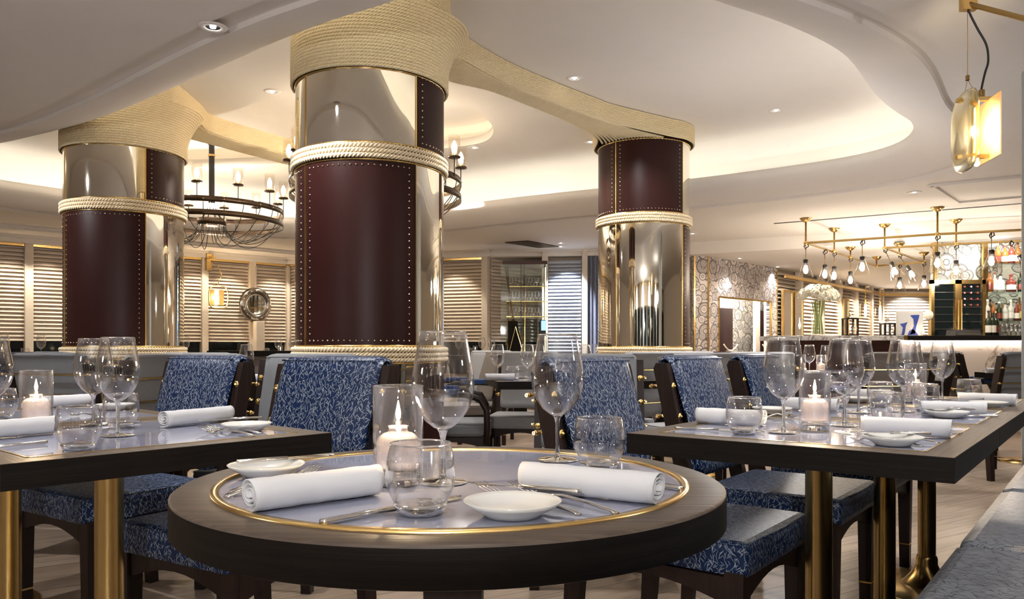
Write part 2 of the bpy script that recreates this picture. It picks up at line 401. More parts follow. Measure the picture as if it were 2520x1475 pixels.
def sweep(mb, P, prof, smooth=True):                 # prof: (offset, z) pairs; rings joined in order
    n = len(P); vs = []
    for off, z in prof:
        for x, y in ringoff(P, off): vs.append((x, y, z))
    fs = [(j*n+i, j*n+(i+1) % n, (j+1)*n+(i+1) % n, (j+1)*n+i) for j in range(len(prof)-1) for i in range(n)]
    return mb.add(vs, fs, smooth)
def fill_between(mb, outer, inners, z):
    bm = bmesh.new(); ed = []
    for lp in [outer]+inners:
        vs = [bm.verts.new((p[0], p[1], z)) for p in lp]
        ed += [bm.edges.new((vs[i], vs[(i+1) % len(vs)])) for i in range(len(vs))]
    bmesh.ops.triangle_fill(bm, edges=ed, use_beauty=True, use_dissolve=False)
    bm.verts.index_update(); mb.add([v.co.copy() for v in bm.verts], [[v.index for v in f.verts] for f in bm.faces]); bm.free()
# low soffit with its moulded rim round the opening
mb = MB()
sweep(mb, OPEN, [(0.03, 2.60), (.03, 2.66), (.0, 2.66), (.0, 2.60), (.02, 2.575), (.08, 2.545), (.16, 2.51), (.26, 2.478), (.36, 2.458), (.40, 2.455)])
sweep(mb, OPEN, [(.40, 2.455), (.405, 2.48), (.53, 2.48), (.535, ZP)], False)
rim = ringoff(OPEN, .535)
CR0, CR1 = (2.3, 11.1), (6.6, 8.95)                  # crease where the bar ceiling drops
rect = [(-9.5, -4), (11, -4), (11, 6.75), (6.6, 8.95), (2.3, 11.1), (1.9, 19), (-9.5, 19)]
fill_between(mb, rect, [rim], ZP)
mb.add([(2.3, 11.1, ZP), (11, 6.75, ZP), (11, 6.95, ZLOW), (2.36, 11.27, ZLOW)], [(0, 1, 2, 3)])
mb.add([(2.36, 11.27, ZLOW), (11, 6.95, ZLOW), (11, 19, ZLOW), (1.9, 19, ZLOW)], [(0, 1, 2, 3)])
mb.add([(2.3, 11.1, ZP), (2.36, 11.27, ZLOW), (1.9, 19, ZLOW), (1.9, 19, ZP)], [(0, 1, 2, 3)])
ceil = st('ceiling', mb, 'soffit')
# cove trough, curved cove wall and high ceiling with a raised recess
REC = spline([(-.17, 7.29), (-.28, 7.73), (-.66, 7.95), (-1.6, 8.35), (-2.8, 8.65), (-3.9, 8.75), (-4.15, 8.1), (-3.7, 7.35), (-2.63, 6.85), (-2.09, 6.47), (-1.74, 6.3), (-1.1, 6.28), (-.54, 6.45), (-.36, 6.6), (-.25, 6.85)], 120)
REC = smooth_closed(ccw(REC), 2)
mb = MB()
sweep(mb, OPEN, [(.03, 2.60), (.30, 2.60), (.32, 2.66), (.32, 2.74), (.30, 2.82), (.25, 2.90), (.17, 2.96), (.06, 2.99), (-.05, ZH)])
fill_between(mb, ringoff(OPEN, -.05), [REC], ZH)
sweep(mb, REC, [(0, ZH), (0, 3.08), (.03, 3.08), (.03, 3.03), (.26, 3.03), (.28, 3.12), (.22, 3.19), (.05, 3.22)])
fill_between(mb, ringoff(REC, .05), [], 3.22)
st('ceiling_high', mb, 'paint')
mb = MB(); sweep(mb, OPEN, [(.12, 2.63), (.20, 2.63)], False); st('trim_cove_light', mb, 'cove_strip')
mb = MB(); sweep(mb, REC, [(.10, 3.04), (.16, 3.04)], False); st('trim_recess_light', mb, 'recess_strip')
# moulding panels cut into the low soffit at the right, thin slots and a vent
def flat_strip(mb, a, b_, wd, z0, z1):
    a = Vector((*a[:2], 0)); c = Vector((*b_[:2], 0)); d = (c-a).normalized(); n = Vector((-d.y, d.x, 0))*wd/2
    mb.prism([(a-n)[:2], (c-n)[:2], (c+n)[:2], (a+n)[:2]], z0, z1)
mb = MB()
q = [at(2340, 480, ZP), at(2290, 455, ZP), at(2530, 432, ZP)]; q2 = [at(2355, 497, ZP), at(2530, 482, ZP)]
flat_strip(mb, q[1], q[2], .05, ZP-.02, ZP+.001); flat_strip(mb, q[1], q2[0], .05, ZP-.02, ZP+.001); flat_strip(mb, q2[0], q2[1], .05, ZP-.02, ZP+.001)
st('trim_ceiling_panel', mb, 'soffit')
def grille(label, mb, mat='black_metal'):
    o = mb.build('air_slot', mat); tag(o, label, 'vent'); return o
mb = MB(); flat_strip(mb, at(1905, 550, ZP), at(2560, 497, ZP), .035, ZP-.006, ZP-.0005); grille('long thin dark air slot in the low ceiling above the bar lamps', mb)
N_ = ringoff(OPEN, .30)
sel = [i for i in range(len(N_)) if N_[i][1] > 6 and N_[i][0] > 1.5 and 1785 < CX+F*N_[i][0]/N_[i][1] < 2078]
mb = MB(); pts = [N_[i] for i in sel]; pts.sort(key=lambda p: p[0]); pts = np.array(pts)
nn = normals2(pts, False); vs = []
for p in pts: vs += [(p[0]-.02, p[1]-.02, 2.665), (p[0]-.02, p[1]-.02, 2.69), (p[0]+.02, p[1]+.02, 2.665), (p[0]+.02, p[1]+.02, 2.69)]
fs = []
for i in range(len(pts)-1): k = 4*i; fs += [(k, k+4, k+5, k+1), (k+2, k+3, k+7, k+6), (k+1, k+5, k+7, k+3), (k, k+2, k+6, k+4)]
mb.add(vs, fs); grille('black curved air slot in the lit cream cove above the bar side', mb)
mb = MB(); c = [at(1243, 596, ZP), at(1300, 592, ZP), at(1375, 606, ZP), at(1325, 609, ZP)]; mb.prism([p[:2] for p in c][::-1], ZP-.012, ZP-.0005)
tag(mb.build('air_grille', 'bronze'), 'dark flat air grille in the ceiling above the glass cabinet', 'vent')
# ------------------------------------------------------------------ recessed ceiling lights
def mk_down():
    r = root('recessed_spotlight')
    a = MB().lathe([(.034, .0), (.036, -.004), (.062, -.004), (.066, 0)], 24); a.build('trim_ring', 'paint', r)
    a = MB().lathe([(.034, -.001), (.028, .004), (.0, .004)], 20); a.build('baffle', 'black_metal', r)
    a = MB().lathe([(0, -.004), (.013, -.004), (.014, .004)], 16); a.build('lamp', 'downlight_lamp', r)
    return r
PROTO['down'] = dict(make=mk_down, cat='ceiling light')
for px, py, z, lab, wt in [(524, 66, ZP, 'round recessed spotlight in the dark low ceiling at upper left', .5), (405, 238, ZH, 'small recessed spotlight beside the rope cap of the left column', .5),
        (670, 225, ZH, 'recessed spotlight on the high ceiling between left and middle columns', .7), (1414, 192, ZH, 'recessed spotlight on the high ceiling above the rope beam', 0),
        (1910, 271, ZH, 'recessed spotlight on the open high ceiling right of all columns', 1), (1168, 363, ZH, 'recessed spotlight just below the edge of the oval ceiling recess', .7),
        (1330, 412, ZH, 'recessed spotlight near the cove between middle and right columns', .7), (1452, 349, ZH, 'recessed spotlight tucked under the left end of the right rope cap', .5),
        (2250, 473, ZP, 'recessed spotlight in the low ceiling left of the hanging glass lantern', 1), (1705, 575, ZP, 'recessed spotlight just right of the rope band on the right column', .8),
        (1380, 598, ZP, 'recessed spotlight above the glass cabinet, nearer the room', .8), (1380, 607, ZP, 'recessed spotlight above the glass cabinet, nearer the wall', .8),
        (1820, 636, ZLOW, 'recessed spotlight over the left half of the patterned wall', .3), (1913, 657, ZLOW, 'recessed spotlight at the right end of the patterned wall', .3),
        (2040, 606, ZLOW, 'recessed spotlight behind the brass lamp frame over the counter', .8)]:
    p = at(px, py, z); place('down', (p.x, p.y, z-.001), 0, lab, 'recessed ceiling spotlights')
    if wt: spot(p.x, p.y, z-.02, SPOT_W*wt*(1.2 if px != 524 else 1.9), 90 if px != 524 else 80, None if px != 524 else (-.95, 4.25, 1.3))
# unseen downlights near and behind the viewpoint, plus spots added mid-room to brighten it
for x, y, z, wt, tg in [(-4.1, 4.7, ZP, 1.2, (-3.15, 5.8, 1.4)), (.75, 6.0, ZH, 1.0, (1.15, 7.1, 1.2)), (.1, 4.5, ZH, 1.4, (.3, 4.5, 0)), (1.9, 5.2, ZH, 1.4, (2.0, 5.2, 0)), (-2.3, 5.2, ZH, 1.4, (-2.0, 4.6, 0)), (.6, 7.2, ZH, 1.5, (.3, 6.6, 0)), (-.6, 9.0, ZH, 1.2, (-.6, 9.2, 0)), (3.2, 8.0, ZP, 1.4, (3.0, 7.6, 0)), (-4.6, 7.6, ZH, 1.2, (-4.6, 7.4, 0)), (-.1, .9, ZP, .33, (-.05, 1.3, .75)), (1.2, 1.3, ZP, .6, (.9, 2.0, .75)), (-1.5, 1.4, ZP, .55, (-1.1, 1.9, .75)), (2.6, 2.6, ZP, 1.2, (1.7, 2.9, .7)), (.8, 2.9, ZP, .6, (.5, 2.6, .7)), (-1.0, 2.9, ZP, 1.0, (-.8, 2.6, .7)),
        (-2.8, 3.2, ZP, 1.0, (-2, 3.6, .5)), (3.6, 4.2, ZP, .6, None), (0, -1.5, ZP, .35, None), (-3, -.5, ZP, .4, None), (3, -.5, ZP, .4, None), (-5.5, 2.5, ZP, .8, None), (6, 3.5, ZP, .8, None)]:
    spot(x, y, z-.02, SPOT_W*wt, 78 if tg else 110, tg)

# ------------------------------------------------------------------ louvred walls
def seg_frame(P0, P1):
    P0 = Vector((*P0, 0)); P1 = Vector((*P1, 0)); d = (P1-P0); L = d.length; d.normalize()
    return Matrix(((d.x, -d.y, 0, P0.x), (d.y, d.x, 0, P0.y), (0, 0, 1, 0), (0, 0, 0, 1))), L      # local x runs along the wall, local -y faces the room
WN = [0]
def louvre(P0, P1, z0, z1, mat='slat', pitch=.0535, strip=True, rail=True):
    WN[0] += 1; mt, L = seg_frame(P0, P1)
    fr = MB(); fr.box(0, L, .06, .08, z0-.5 if strip else z0, z1, mt)
    o = st('window_%d' % WN[0], fr, 'slat_dark')
    s = MB(); n = int((z1-z0)/pitch)
    for i in range(n):
        z = z0+pitch*(i+.5); c, sn = .026, .022
        s.add([(0.01, -c, z-sn), (L-.01, -c, z-sn), (L-.01, c, z+sn), (.01, c, z+sn), (0.01, -c, z-sn-.007), (L-.01, -c, z-sn-.007), (L-.01, c, z+sn-.007), (.01, c, z+sn-.007)],
              [(0, 1, 2, 3), (4, 7, 6, 5), (0, 4, 5, 1), (3, 2, 6, 7), (0, 3, 7, 4), (1, 5, 6, 2)], False, mt)
    s.build('slats', mat, o)
    if rail: MB().box(0, L, -.05, .0, z1-.035, z1, mt).build('brass_rail', 'brass', o)
    if strip: MB().box(0, L, .03, .045, z0-.5, z0-.01, mt).build('glass_pane', 'night_glass', o)
    return o
def post(P, wd, z0, z1, mat='cream', dep=.12, ang=0):
    m = Matrix.Translation((P[0], P[1], 0)) @ Matrix.Rotation(ang, 4, 'Z')
    return MB().box(-wd/2, wd/2, -dep*.6, dep*.4, z0, z1, m, .006)
def lerp2(a, b_, t): return (a[0]+(b_[0]-a[0])*t, a[1]+(b_[1]-a[1])*t)
ZT, ZB = 2.35, 1.06
A0, A1 = (-8.7, 8.28), (-3.75, 13.05); B1 = (-.40, 11.95)
angA = math.atan2(A1[1]-A0[1], A1[0]-A0[0]); angB = math.atan2(B1[1]-A1[1], B1[0]-A1[0])
def hit(P0, P1, px):                                 # where a sight line in column px crosses the plan line P0-P1
    k = (px-CX)/F; dx, dy = P1[0]-P0[0], P1[1]-P0[1]; t = (k*P0[1]-P0[0])/(dx-k*dy); return lerp2(P0, P1, t)
postsA = [A0, lerp2(A0, hit(A0, A1, 69), .5), hit(A0, A1, 69), hit(A0, A1, 172), hit(A0, A1, 330), hit(A0, A1, 501), hit(A0, A1, 618), hit(A0, A1, 727), A1]
for a, c in zip(postsA[:-1], postsA[1:]): louvre(a, c, ZB, ZT)
for i, p in enumerate(postsA[1:]):
    st('trim_post_%d' % (i+1), post(p, .10, 0, ZT+.1, ang=angA), 'cream')
pB = [A1, lerp2(A1, B1, .33), lerp2(A1, B1, .67), B1]
for a, c in zip(pB[:-1], pB[1:]): louvre(a, c, ZB, ZT)
for i, p in enumerate(pB[1:]): st('trim_post_%d' % (i+20), post(p, .10, 0, ZT+.1, ang=angB), 'cream')
Cc0, C1 = (-.34, 11.98), (.55, 12.75)
louvre(Cc0, C1, ZB, ZT, rail=False)
D0 = (.55, 11.95); D1 = (1.06, 11.86); E1 = (1.42, 11.5)
st('trim_post_30', post((.50, 11.9), .09, 0, ZP, ang=0), 'cream')
louvre(D0, D1, .75, ZT, 'slat_blue', strip=False, rail=False)
st('trim_post_31', post((1.10, 11.83), .08, 0, ZP, ang=0), 'cream')
mb = MB(); n = 60; cv = []
for i in range(n+1):
    x = 1.15+.75*i/n; y = 11.85-.45*(x-1.15)+.035*math.sin(i*PI/2.5); cv.append((x, y))
mb.add([(x, y, z) for z in (.02, ZT) for x, y in cv], [(i, i+1, n+2+i, n+1+i) for i in range(n)], True)
tag(mb.build('curtain', 'curtain'), 'blue and grey patterned curtain hanging beside the right column', 'curtain')
# cornices and wall faces
def wallseg(name, P0, P1, z0, z1, mat='cream', th=.1, off=.10):
    mt, L = seg_frame(P0, P1); return st(name, MB().box(-.05, L+.05, off, off+th, z0, z1, mt), mat)
wallseg('wall_left_front', A0, A1, 0, ZP+.05); wallseg('wall_back', A1, B1, 0, ZP+.05); wallseg('wall_back_niche', Cc0, C1, 0, ZP+.05); wallseg('wall_back_right', D0, (2.7, 11.6), 0, ZP+.05, off=.12)
def cornice(name, P0, P1, proj, z0, z1):
    mt, L = seg_frame(P0, P1); return st(name, MB().box(-.1, L+.1, -proj, .12, z0, z1, mt).box(-.1, L+.1, -proj-.06, .1, z1-.03, z1, mt), 'paint')
cornice('trim_cornice_left', A0, A1, .10, ZT, ZP); cornice('trim_cornice_back', A1, B1, .10, ZT, ZP)
cornice('trim_cornice_outer_left', (A0[0]+.7, A0[1]-.7), (A1[0]+.35, A1[1]-1.0), .04, ZP-.05, ZP); cornice('trim_cornice_niche', (-.5, 12.0), (1.9, 11.8), .05, ZT+.01, ZP)
st('wall_left', MB().box(-8.8, -8.7, -3.5, 8.35, 0, ZP), 'cream')
st('wall_right', MB().box(10.3, 10.4, -3.5, 18, 0, ZP), 'cream')
# wall behind the viewpoint: tall night windows with a louvred band, only seen in the mirrors
st('wall_front', MB().box(-8.8, 10.4, -3.6, -3.5, 0, ZP), 'slat_dark')
for i in range(12):
    x = -8.4+1.55*i; a = (x+1.45, -3.42); c = (x+.1, -3.42)
    louvre(a, c, 1.9, 2.4, strip=False); mt, L = seg_frame(a, c)
    st('window_%d' % (60+i), MB().box(0, L, 0, .02, .25, 1.88, mt), 'night_glass')
    st('trim_post_%d' % (60+i), post((x, -3.38), .14, 0, 2.45, 'slat'), 'slat')
for x in (-7.0, -4.0, -1.0, 2.0, 5.0, 8.0): spot(x, -2.8, 2.42, 40, 100, (x, -3.45, 1.7))
# ---- bar side: patterned pillar and wall, louvred bay, back-bar wall
PW0 = ad(1742, 11.4); PW1 = ad(1912, 13.06)
def patt(name, P0, P1, z0, z1, mat='wallpaper', holes=None):
    mt, L = seg_frame(P0[:2], P1[:2]); m = MB(); u = lambda x, z: (x, z)
    rects = [(0, L, z0, z1)] if not holes else [(0, holes[0], z0, z1), (holes[1], L, z0, z1), (holes[0], holes[1], holes[2], z1)]
    for x0, x1, a, c in rects:
        k = len(m.f); m.box(x0, x1, 0, .08, a, c, mt)
        for j in range(6):
            vs = [m.v[i] for i in m.f[k+j]]
            m.uvs[k+j] = [((mt.inverted() @ Vector(v)).x, v[2]) for v in vs]
    return st(name, m, mat)
pp0, pp1 = ad(1708, 11.33), ad(1742, 11.4)
patt('wall_patterned_pillar', pp0, pp1, 0, ZLOW)
st('wall_patterned_return', MB().box(pp0.x-.02, pp0.x, 11.33, 12.6, 0, ZLOW), 'wallpaper')
mt, L = seg_frame(PW0[:2], PW1[:2])
hx0 = (mt.inverted() @ Vector((*hit(PW0[:2], PW1[:2], 1768), 0))).x; hx1 = (mt.inverted() @ Vector((*hit(PW0[:2], PW1[:2], 1897), 0))).x
patt('wall_patterned', PW0, PW1, 0, ZLOW, holes=(hx0, hx1, 1.72))
tr = MB()
for x in (0, L): tr.box(x-.012, x+.012, -.015, .0, 0, ZLOW, mt)
tr.box(hx0-.012, hx0+.012, -.015, .02, 0, 1.72, mt).box(hx1-.012, hx1+.012, -.015, .02, 0, 1.72, mt).box(hx0, hx1, -.015, .02, 1.71, 1.735, mt)
st('trim_brass_edging', tr, 'brass')
m2, _ = seg_frame(pp0[:2], pp1[:2]); st('trim_brass_pillar', MB().box(-.01, .015, -.015, .01, 0, ZLOW, m2), 'brass')
# recess seen through the opening: wallpaper, two dark panels, light louvre, rope barrier
rw = MB(); rw.box(hx0-.3, hx1+3.5, .95, 1.0, 0, ZLOW, mt); st('wall_recess', rw, 'wallpaper_warm')
q0, q1 = mt @ Vector((0, .5, 0)), mt @ Vector((L, .5, 0)); 
def lx_(px): return ((mt.inverted() @ Vector((*hit(q0[:2], q1[:2], px), 0))).x-hx0)/(hx1-hx0)
for nm, lx0, lx1, lab in [('dark_panel', lx_(1762), lx_(1804), 'left dark wood panel behind the patterned wall opening'), ('dark_panel', lx_(1864), lx_(1905), 'right dark wood panel behind the patterned wall opening')]:
    tag(MB().box(hx0+(hx1-hx0)*lx0, hx0+(hx1-hx0)*lx1, .5, .56, 0, 1.62, mt, .01).build(nm, 'oxblood'), lab, 'wall panel', 'panels behind the opening')
tag(MB().box(hx0+(hx1-hx0)*lx_(1853), hx0+(hx1-hx0)*lx_(1864), .45, .5, 0, 1.8, mt).build('white_panel', 'slat'), 'narrow white louvred panel between the dark panels', 'wall panel')
for lx in ((lx_(1770), lx_(1804)), (lx_(1866), lx_(1896))):
    pts = [mt @ Vector((hx0+(hx1-hx0)*(lx[0]+(lx[1]-lx[0])*t), .42, 1.02-.10*4*t*(1-t))) for t in [i/12 for i in range(13)]]
    tag(MB().tube(pts, .012, 6).build('barrier_rope', 'rope_pale'), 'thin slack rope strung across the %s dark panel' % ('left' if lx[0] < .4 else 'right'), 'rope', 'barrier ropes')
sp = mt @ Vector(((hx0+hx1)/2, .6, 2.2)); spot(sp.x, sp.y, 2.24, 30, 100); sq_ = mt @ Vector((hx1+.1, .35, 0)); point(sq_.x, sq_.y, 2.0, 16, NEUT, .04); sq_ = mt @ Vector(((hx0+hx1)/2+.1, .7, 0)); point(sq_.x, sq_.y, 2.1, 16, NEUT, .04);  # unseen spot and points added to brighten the recess
# louvred bay behind the bar
R0, R1, R2 = (4.43, 13.06), (8.36, 17.7), (9.75, 17.7)
rp = [R0]+[hit(R0, R1, x) for x in (1965, 2018, 2063, 2103, 2140)]+[R1]
for a, c in zip(rp[:-1], rp[1:]): louvre(a, c, 1.0, ZLOW, strip=False, rail=False, pitch=.066)
louvre(R1, R2, 1.0, ZLOW, strip=False, rail=False, pitch=.066)
angR = math.atan2(R1[1]-R0[1], R1[0]-R0[0])
for i, p in enumerate(rp[1:]): st('trim_post_%d' % (40+i), post(p, .10, 0, ZLOW, 'slat', ang=angR), 'slat')
wallseg('wall_bar_left', R0, R1, 0, ZLOW); wallseg('wall_bar_back', R1, (10.4, 17.7), 0, ZLOW)
mt, L = seg_frame(R0, R1); rl = MB().box(.1, L, -.12, -.09, 2.14, 2.19, mt); mt2, L2 = seg_frame(R1, R2); rl.box(0, L2, -.12, -.09, 2.14, 2.19, mt2); st('trim_brass_picture_rail', rl, 'brass')
# tall narrow mirrors framed in brass on the louvred bay
mt, L = seg_frame(R0, R1)
for i, (pa, pb) in enumerate([(1916, 1936), (1944, 1962), (2066, 2076)]):
    a = (mt.inverted() @ Vector((*hit(R0, R1, pa), 0))).x; c = (mt.inverted() @ Vector((*hit(R0, R1, pb), 0))).x
    t = thing('wall_mirror', ['tall brass framed mirror next to the patterned wall', 'second tall brass framed mirror left of the flower vase', 'tall brass framed mirror right of the flower vase'][i], 'mirror', mt @ Vector(((a+c)/2, -.08, 1.0)), angR, 'tall brass framed mirrors')
    wd = (c-a)/2; MB().box(-wd, wd, -.01, .01, 0, .9).build('mirror_pane', 'mirror_flat', t)
    MB().box(-wd-.04, -wd, -.02, .02, -.04, .94).box(wd, wd+.04, -.02, .02, -.04, .94).box(-wd, wd, -.02, .02, .9, .94).box(-wd, wd, -.02, .02, -.04, 0).build('frame', 'brass', t)
# back-bar wall
BX0 = (2300-CX)/F*9.9
st('wall_back_bar', MB().box(BX0, 8.0, 9.9, 10.0, 0, ZLOW), 'wallpaper_warm'); 
st('trim_brass_corner', MB().box(BX0-.02, BX0+.01, 9.86, 9.9, 0, ZLOW), 'brass')
spot(BX0+.6, 9.3, ZLOW-.03, 9, 120, (BX0+.6, 9.9, 1.7)); spot(BX0+1.4, 9.2, ZLOW-.03, 8, 120, (BX0+1.4, 9.9, 1.6))
# wall washers for the louvres: one ceiling spot per bay
def wash(P0, P1, t, off, wt=1.0, z=ZP):
    p = lerp2(P0, P1, t); a = math.atan2(P1[1]-P0[1], P1[0]-P0[0]); x = p[0]+math.sin(a)*off; y = p[1]-math.cos(a)*off
    spot(x, y, z-.03, WASH_W*wt, 74, (p[0], p[1], 1.15), (1.0, .86, .68), .5, .02)
for px in (20, 117, 255, 480, 560, 672, 735): 
    h = hit(A0, A1, px); wash((h[0], h[1]), A1, 0, .55)
wash(A0, A1, .15, .6, 1.2)
for t in (.2, .5, .86): wash(A1, B1, t, .55)
wash(Cc0, C1, .4, .4, .6); spot(.8, 11.3, ZP-.03, 50, 60, (.82, 11.9, 1.5), (.85, .92, 1.0))
for t in (.06, .25, .45, .65, .85): wash(R0, R1, t, .8, 3.0, ZLOW)
spot(9.0, 16.9, ZLOW-.03, 60, 90, (9.0, 17.7, 1.2)); spot(7.2, 15, ZLOW-.03, 40, 100)
for t in (.3, .9): wash(PW0[:2], PW1[:2], t, 1.3, 1.1, ZLOW)
wash(pp0[:2], pp1[:2], .5, 1.0, .6, ZLOW)
# far-right white post close to the viewpoint
pq = ad(2513.5, 4.2); mq = Matrix.Translation(pq) @ Matrix.Rotation(-math.atan2(pq.x, pq.y)-.02, 4, 'Z')
st('trim_post_right', MB().box(0, .5, 0, .3, 0, ZP, mq, .012), 'grey_post')
# ------------------------------------------------------------------ rope
def rope_rows(rows, r=.0096, seg=8, tw=True):        # rows: list of (N,3) arrays; closed flags; returns raw arrays
    V = []; Fc = []; U = []; base = 0
    for P, closed in rows:
        n = len(P); t = (np.roll(P, -1, 0)-np.roll(P, 1, 0)) if closed else np.gradient(P, axis=0)
        t /= np.linalg.norm(t, axis=1)[:, None]; nn = np.stack([t[:, 1], -t[:, 0], np.zeros(n)], 1); nn /= np.linalg.norm(nn, axis=1)[:, None]
        bb = np.cross(nn, t); d = np.r_[0, np.cumsum(np.linalg.norm(np.diff(P, axis=0), axis=1))]
        ph = np.arange(seg)*2*PI/seg
        ring = P[:, None, :]+r*(np.cos(ph)[None, :, None]*nn[:, None, :]-np.sin(ph)[None, :, None]*bb[:, None, :])
        V.append(ring.reshape(-1, 3)); m = n if closed else n-1
        i = np.arange(m)[:, None]; j = np.arange(seg)[None, :]; i2 = (i+1) % n; j2 = (j+1) % seg
        Fc.append(np.stack([base+i*seg+j, base+i*seg+j2, base+i2*seg+j2, base+i2*seg+j], -1).reshape(-1, 4))
        s = d/(r*2.0); s1 = np.r_[s[1:], s[-1]+(s[1]-s[0])]
        u0 = np.broadcast_to(s[:m, None], (m, seg)); u1 = np.broadcast_to(s1[:m, None], (m, seg)); v0 = np.broadcast_to(j/seg, (m, seg)); v1 = v0+1/seg
        U.append(np.stack([np.stack([u0, v0], -1), np.stack([u0, v1], -1), np.stack([u1, v1], -1), np.stack([u1, v0], -1)], -2).reshape(-1, 2)); base += n*seg
    return np.concatenate(V), np.concatenate(Fc), np.concatenate(U)
def rope_obj(name, rows, mat, parent=None, r=.0096, seg=8):
    V, Fc, U = rope_rows(rows, r, seg); me = bpy.data.meshes.new(name)
    me.from_pydata(V.tolist(), [], Fc.tolist()); me.polygons.foreach_set('use_smooth', [True]*len(Fc)); l = me.uv_layers.new(name='UVMap'); l.data.foreach_set('uv', U.astype(np.float32).ravel())
    me.materials.append(M[mat]); me.update(); o = bpy.data.objects.new(name, me); COL.objects.link(o)
    if parent: o.parent = parent
    return o
def laid_rope(name, cx, cy_, R, zs, r, mat, parent):  # rings of real three-strand rope
    seg = 12; N = round(2*PI/(3*.021)*R)*12; k = 2*PI/(3*.021)
    V = []; Fc = []
    for zi, z in enumerate(zs):
        th = np.linspace(0, 2*PI, N, endpoint=False)[:, None]; p0_ = np.arange(seg)[None, :]*2*PI/seg
        kk = round(k*R)                                   # whole number of lays round the ring
        ph = p0_+kk*th+zi; rr = r*(.48+.58*np.abs(np.cos(1.5*p0_)))
        rad = R+rr*np.cos(ph); x = cx+rad*np.cos(th); y = cy_+rad*np.sin(th); zz = z+rr*np.sin(ph)+0*th
        V.append(np.stack([x, y, zz], -1).reshape(-1, 3)); b = zi*N*seg
        i = np.arange(N)[:, None]; j = np.arange(seg)[None, :]; i2 = (i+1) % N; j2 = (j+1) % seg
        Fc.append(np.stack([b+i*seg+j, b+i2*seg+j, b+i2*seg+j2, b+i*seg+j2], -1).reshape(-1, 4))
    V = np.concatenate(V); Fc = np.concatenate(Fc); me = bpy.data.meshes.new(name); me.from_pydata(V.tolist(), [], Fc.tolist())
    me.polygons.foreach_set('use_smooth', [True]*len(Fc)); me.uv_layers.new(name='UVMap'); me.materials.append(M[mat]); me.update()
    o = bpy.data.objects.new(name, me); COL.objects.link(o); o.parent = parent; return o
# ------------------------------------------------------------------ columns
RC = .425
COLS = [((-3.02, 6.09), ZH, 2.447, 1.985, 'left round column clad in dark leather and mirror', 0),
        ((-.824, 4.55), ZH, 2.447, 1.98, 'big middle round column of dark leather and mirror in the foreground', 0),
        ((1.24, 7.35), ZH, 2.825, 2.10, 'right round column, dark leather above mirror, under the rope beam end', 1)]
def quad(c, q, z0, z1, mats, leath, parent, name):
    a0 = -PI/4+q*PI/2-PI/2; a1 = a0+PI/2; g = .004/RC
    m = MB(); m.lathe([(RC, z0+.012), (RC, z1-.012)], 28, (0, 0, 0), None, True, a0+g, a1-g)
    # vertical-grain uv in metres
    for fi in range(len(m.f)):
        aa = a0+g+(a1-a0-2*g)*fi/28; ab = a0+g+(a1-a0-2*g)*(fi+1)/28; m.uvs[fi] = [(aa*RC, z0), (ab*RC, z0), (ab*RC, z1), (aa*RC, z1)]
    if leath:
        m.mat(1); rs = RC+.002; st_ = .030
        nz = max(2, int((z1-z0-.05)/.036)); na = int(RC*PI/2/.036)
        pos = [(a0+.045/RC*1.0+ (PI/2-.09/RC)*i/na, z) for i in range(na+1) for z in (z0+.035, z1-.035)]
        pos += [(a, z0+.035+(z1-z0-.07)*i/nz) for i in range(1, nz) for a in (a0+.045/RC, a1-.045/RC)]
        for a, z in pos:
            mt = Matrix.Translation((rs*math.cos(a), rs*math.sin(a), z)) @ Matrix.Rotation(a, 4, 'Z') @ Matrix.Rotation(PI/2, 4, 'Y')
            m.lathe([(.0050, 0), (.0042, .0026), (.0024, .004), (.0004, .0045)], 6, mtx=mt)
    return m.build(name, mats, parent)
for (cx_, cy_), zt, ztop, zband, lab, alt in COLS:
    t = thing('column', lab, 'column', (cx_, cy_, 0), 0)
    MB().lathe([(RC-.006, 0), (RC-.006, zt-.02)], 48).build('core', 'brass_dark', t)
    zb0 = .885; bands = [(zb0, .965), (zband-.012, zband+.068)]
    secs = [(0.1, zb0-.0, 'c'), (bands[0][1], bands[1][0], 'b'), (bands[1][1], ztop+.03, 'a')]
    for z0, z1, s_ in secs:
        for q in range(4):                            # q=0 faces the viewpoint (-y), then +x, +y, -x
            le = {'a': (0, 1, 1, 0), 'b': (1, 0, 0, 1), 'c': (0, 1, 1, 0)}[s_][q] ^ alt
            quad((0, 0), q, z0, z1, ['oxblood', 'nickel'] if le else 'mirror', le, t, 'leather_panel' if le else 'mirror_panel')
    for q in range(4):
        a = -PI/4+q*PI/2
        m = MB().box(RC-.01, RC+.004, -.0035, .0035, .1, ztop+.03, Matrix.Rotation(a, 4, 'Z')); m.build('brass_strip', 'brass', t)
    for z in (bands[0][0]-.006, bands[0][1]+.006, bands[1][0]-.006, bands[1][1]+.006, ztop):
        MB().lathe([(RC-.005, -.004), (RC+.006, -.004), (RC+.006, .004), (RC-.005, .004)], 64, (0, 0, z)).build('brass_ring', 'brass', t)
    for z0, z1 in bands:
        dz = (z1-z0)/3
        laid_rope('rope_band', 0, 0, RC+.012, [z0+dz*(i+.5) for i in range(3)], dz*.54, 'rope_laid', t)
    MB().lathe([(RC+.02, 0), (RC+.02, .1), (RC-.02, .1)], 48).build('plinth', 'brass_dark', t)
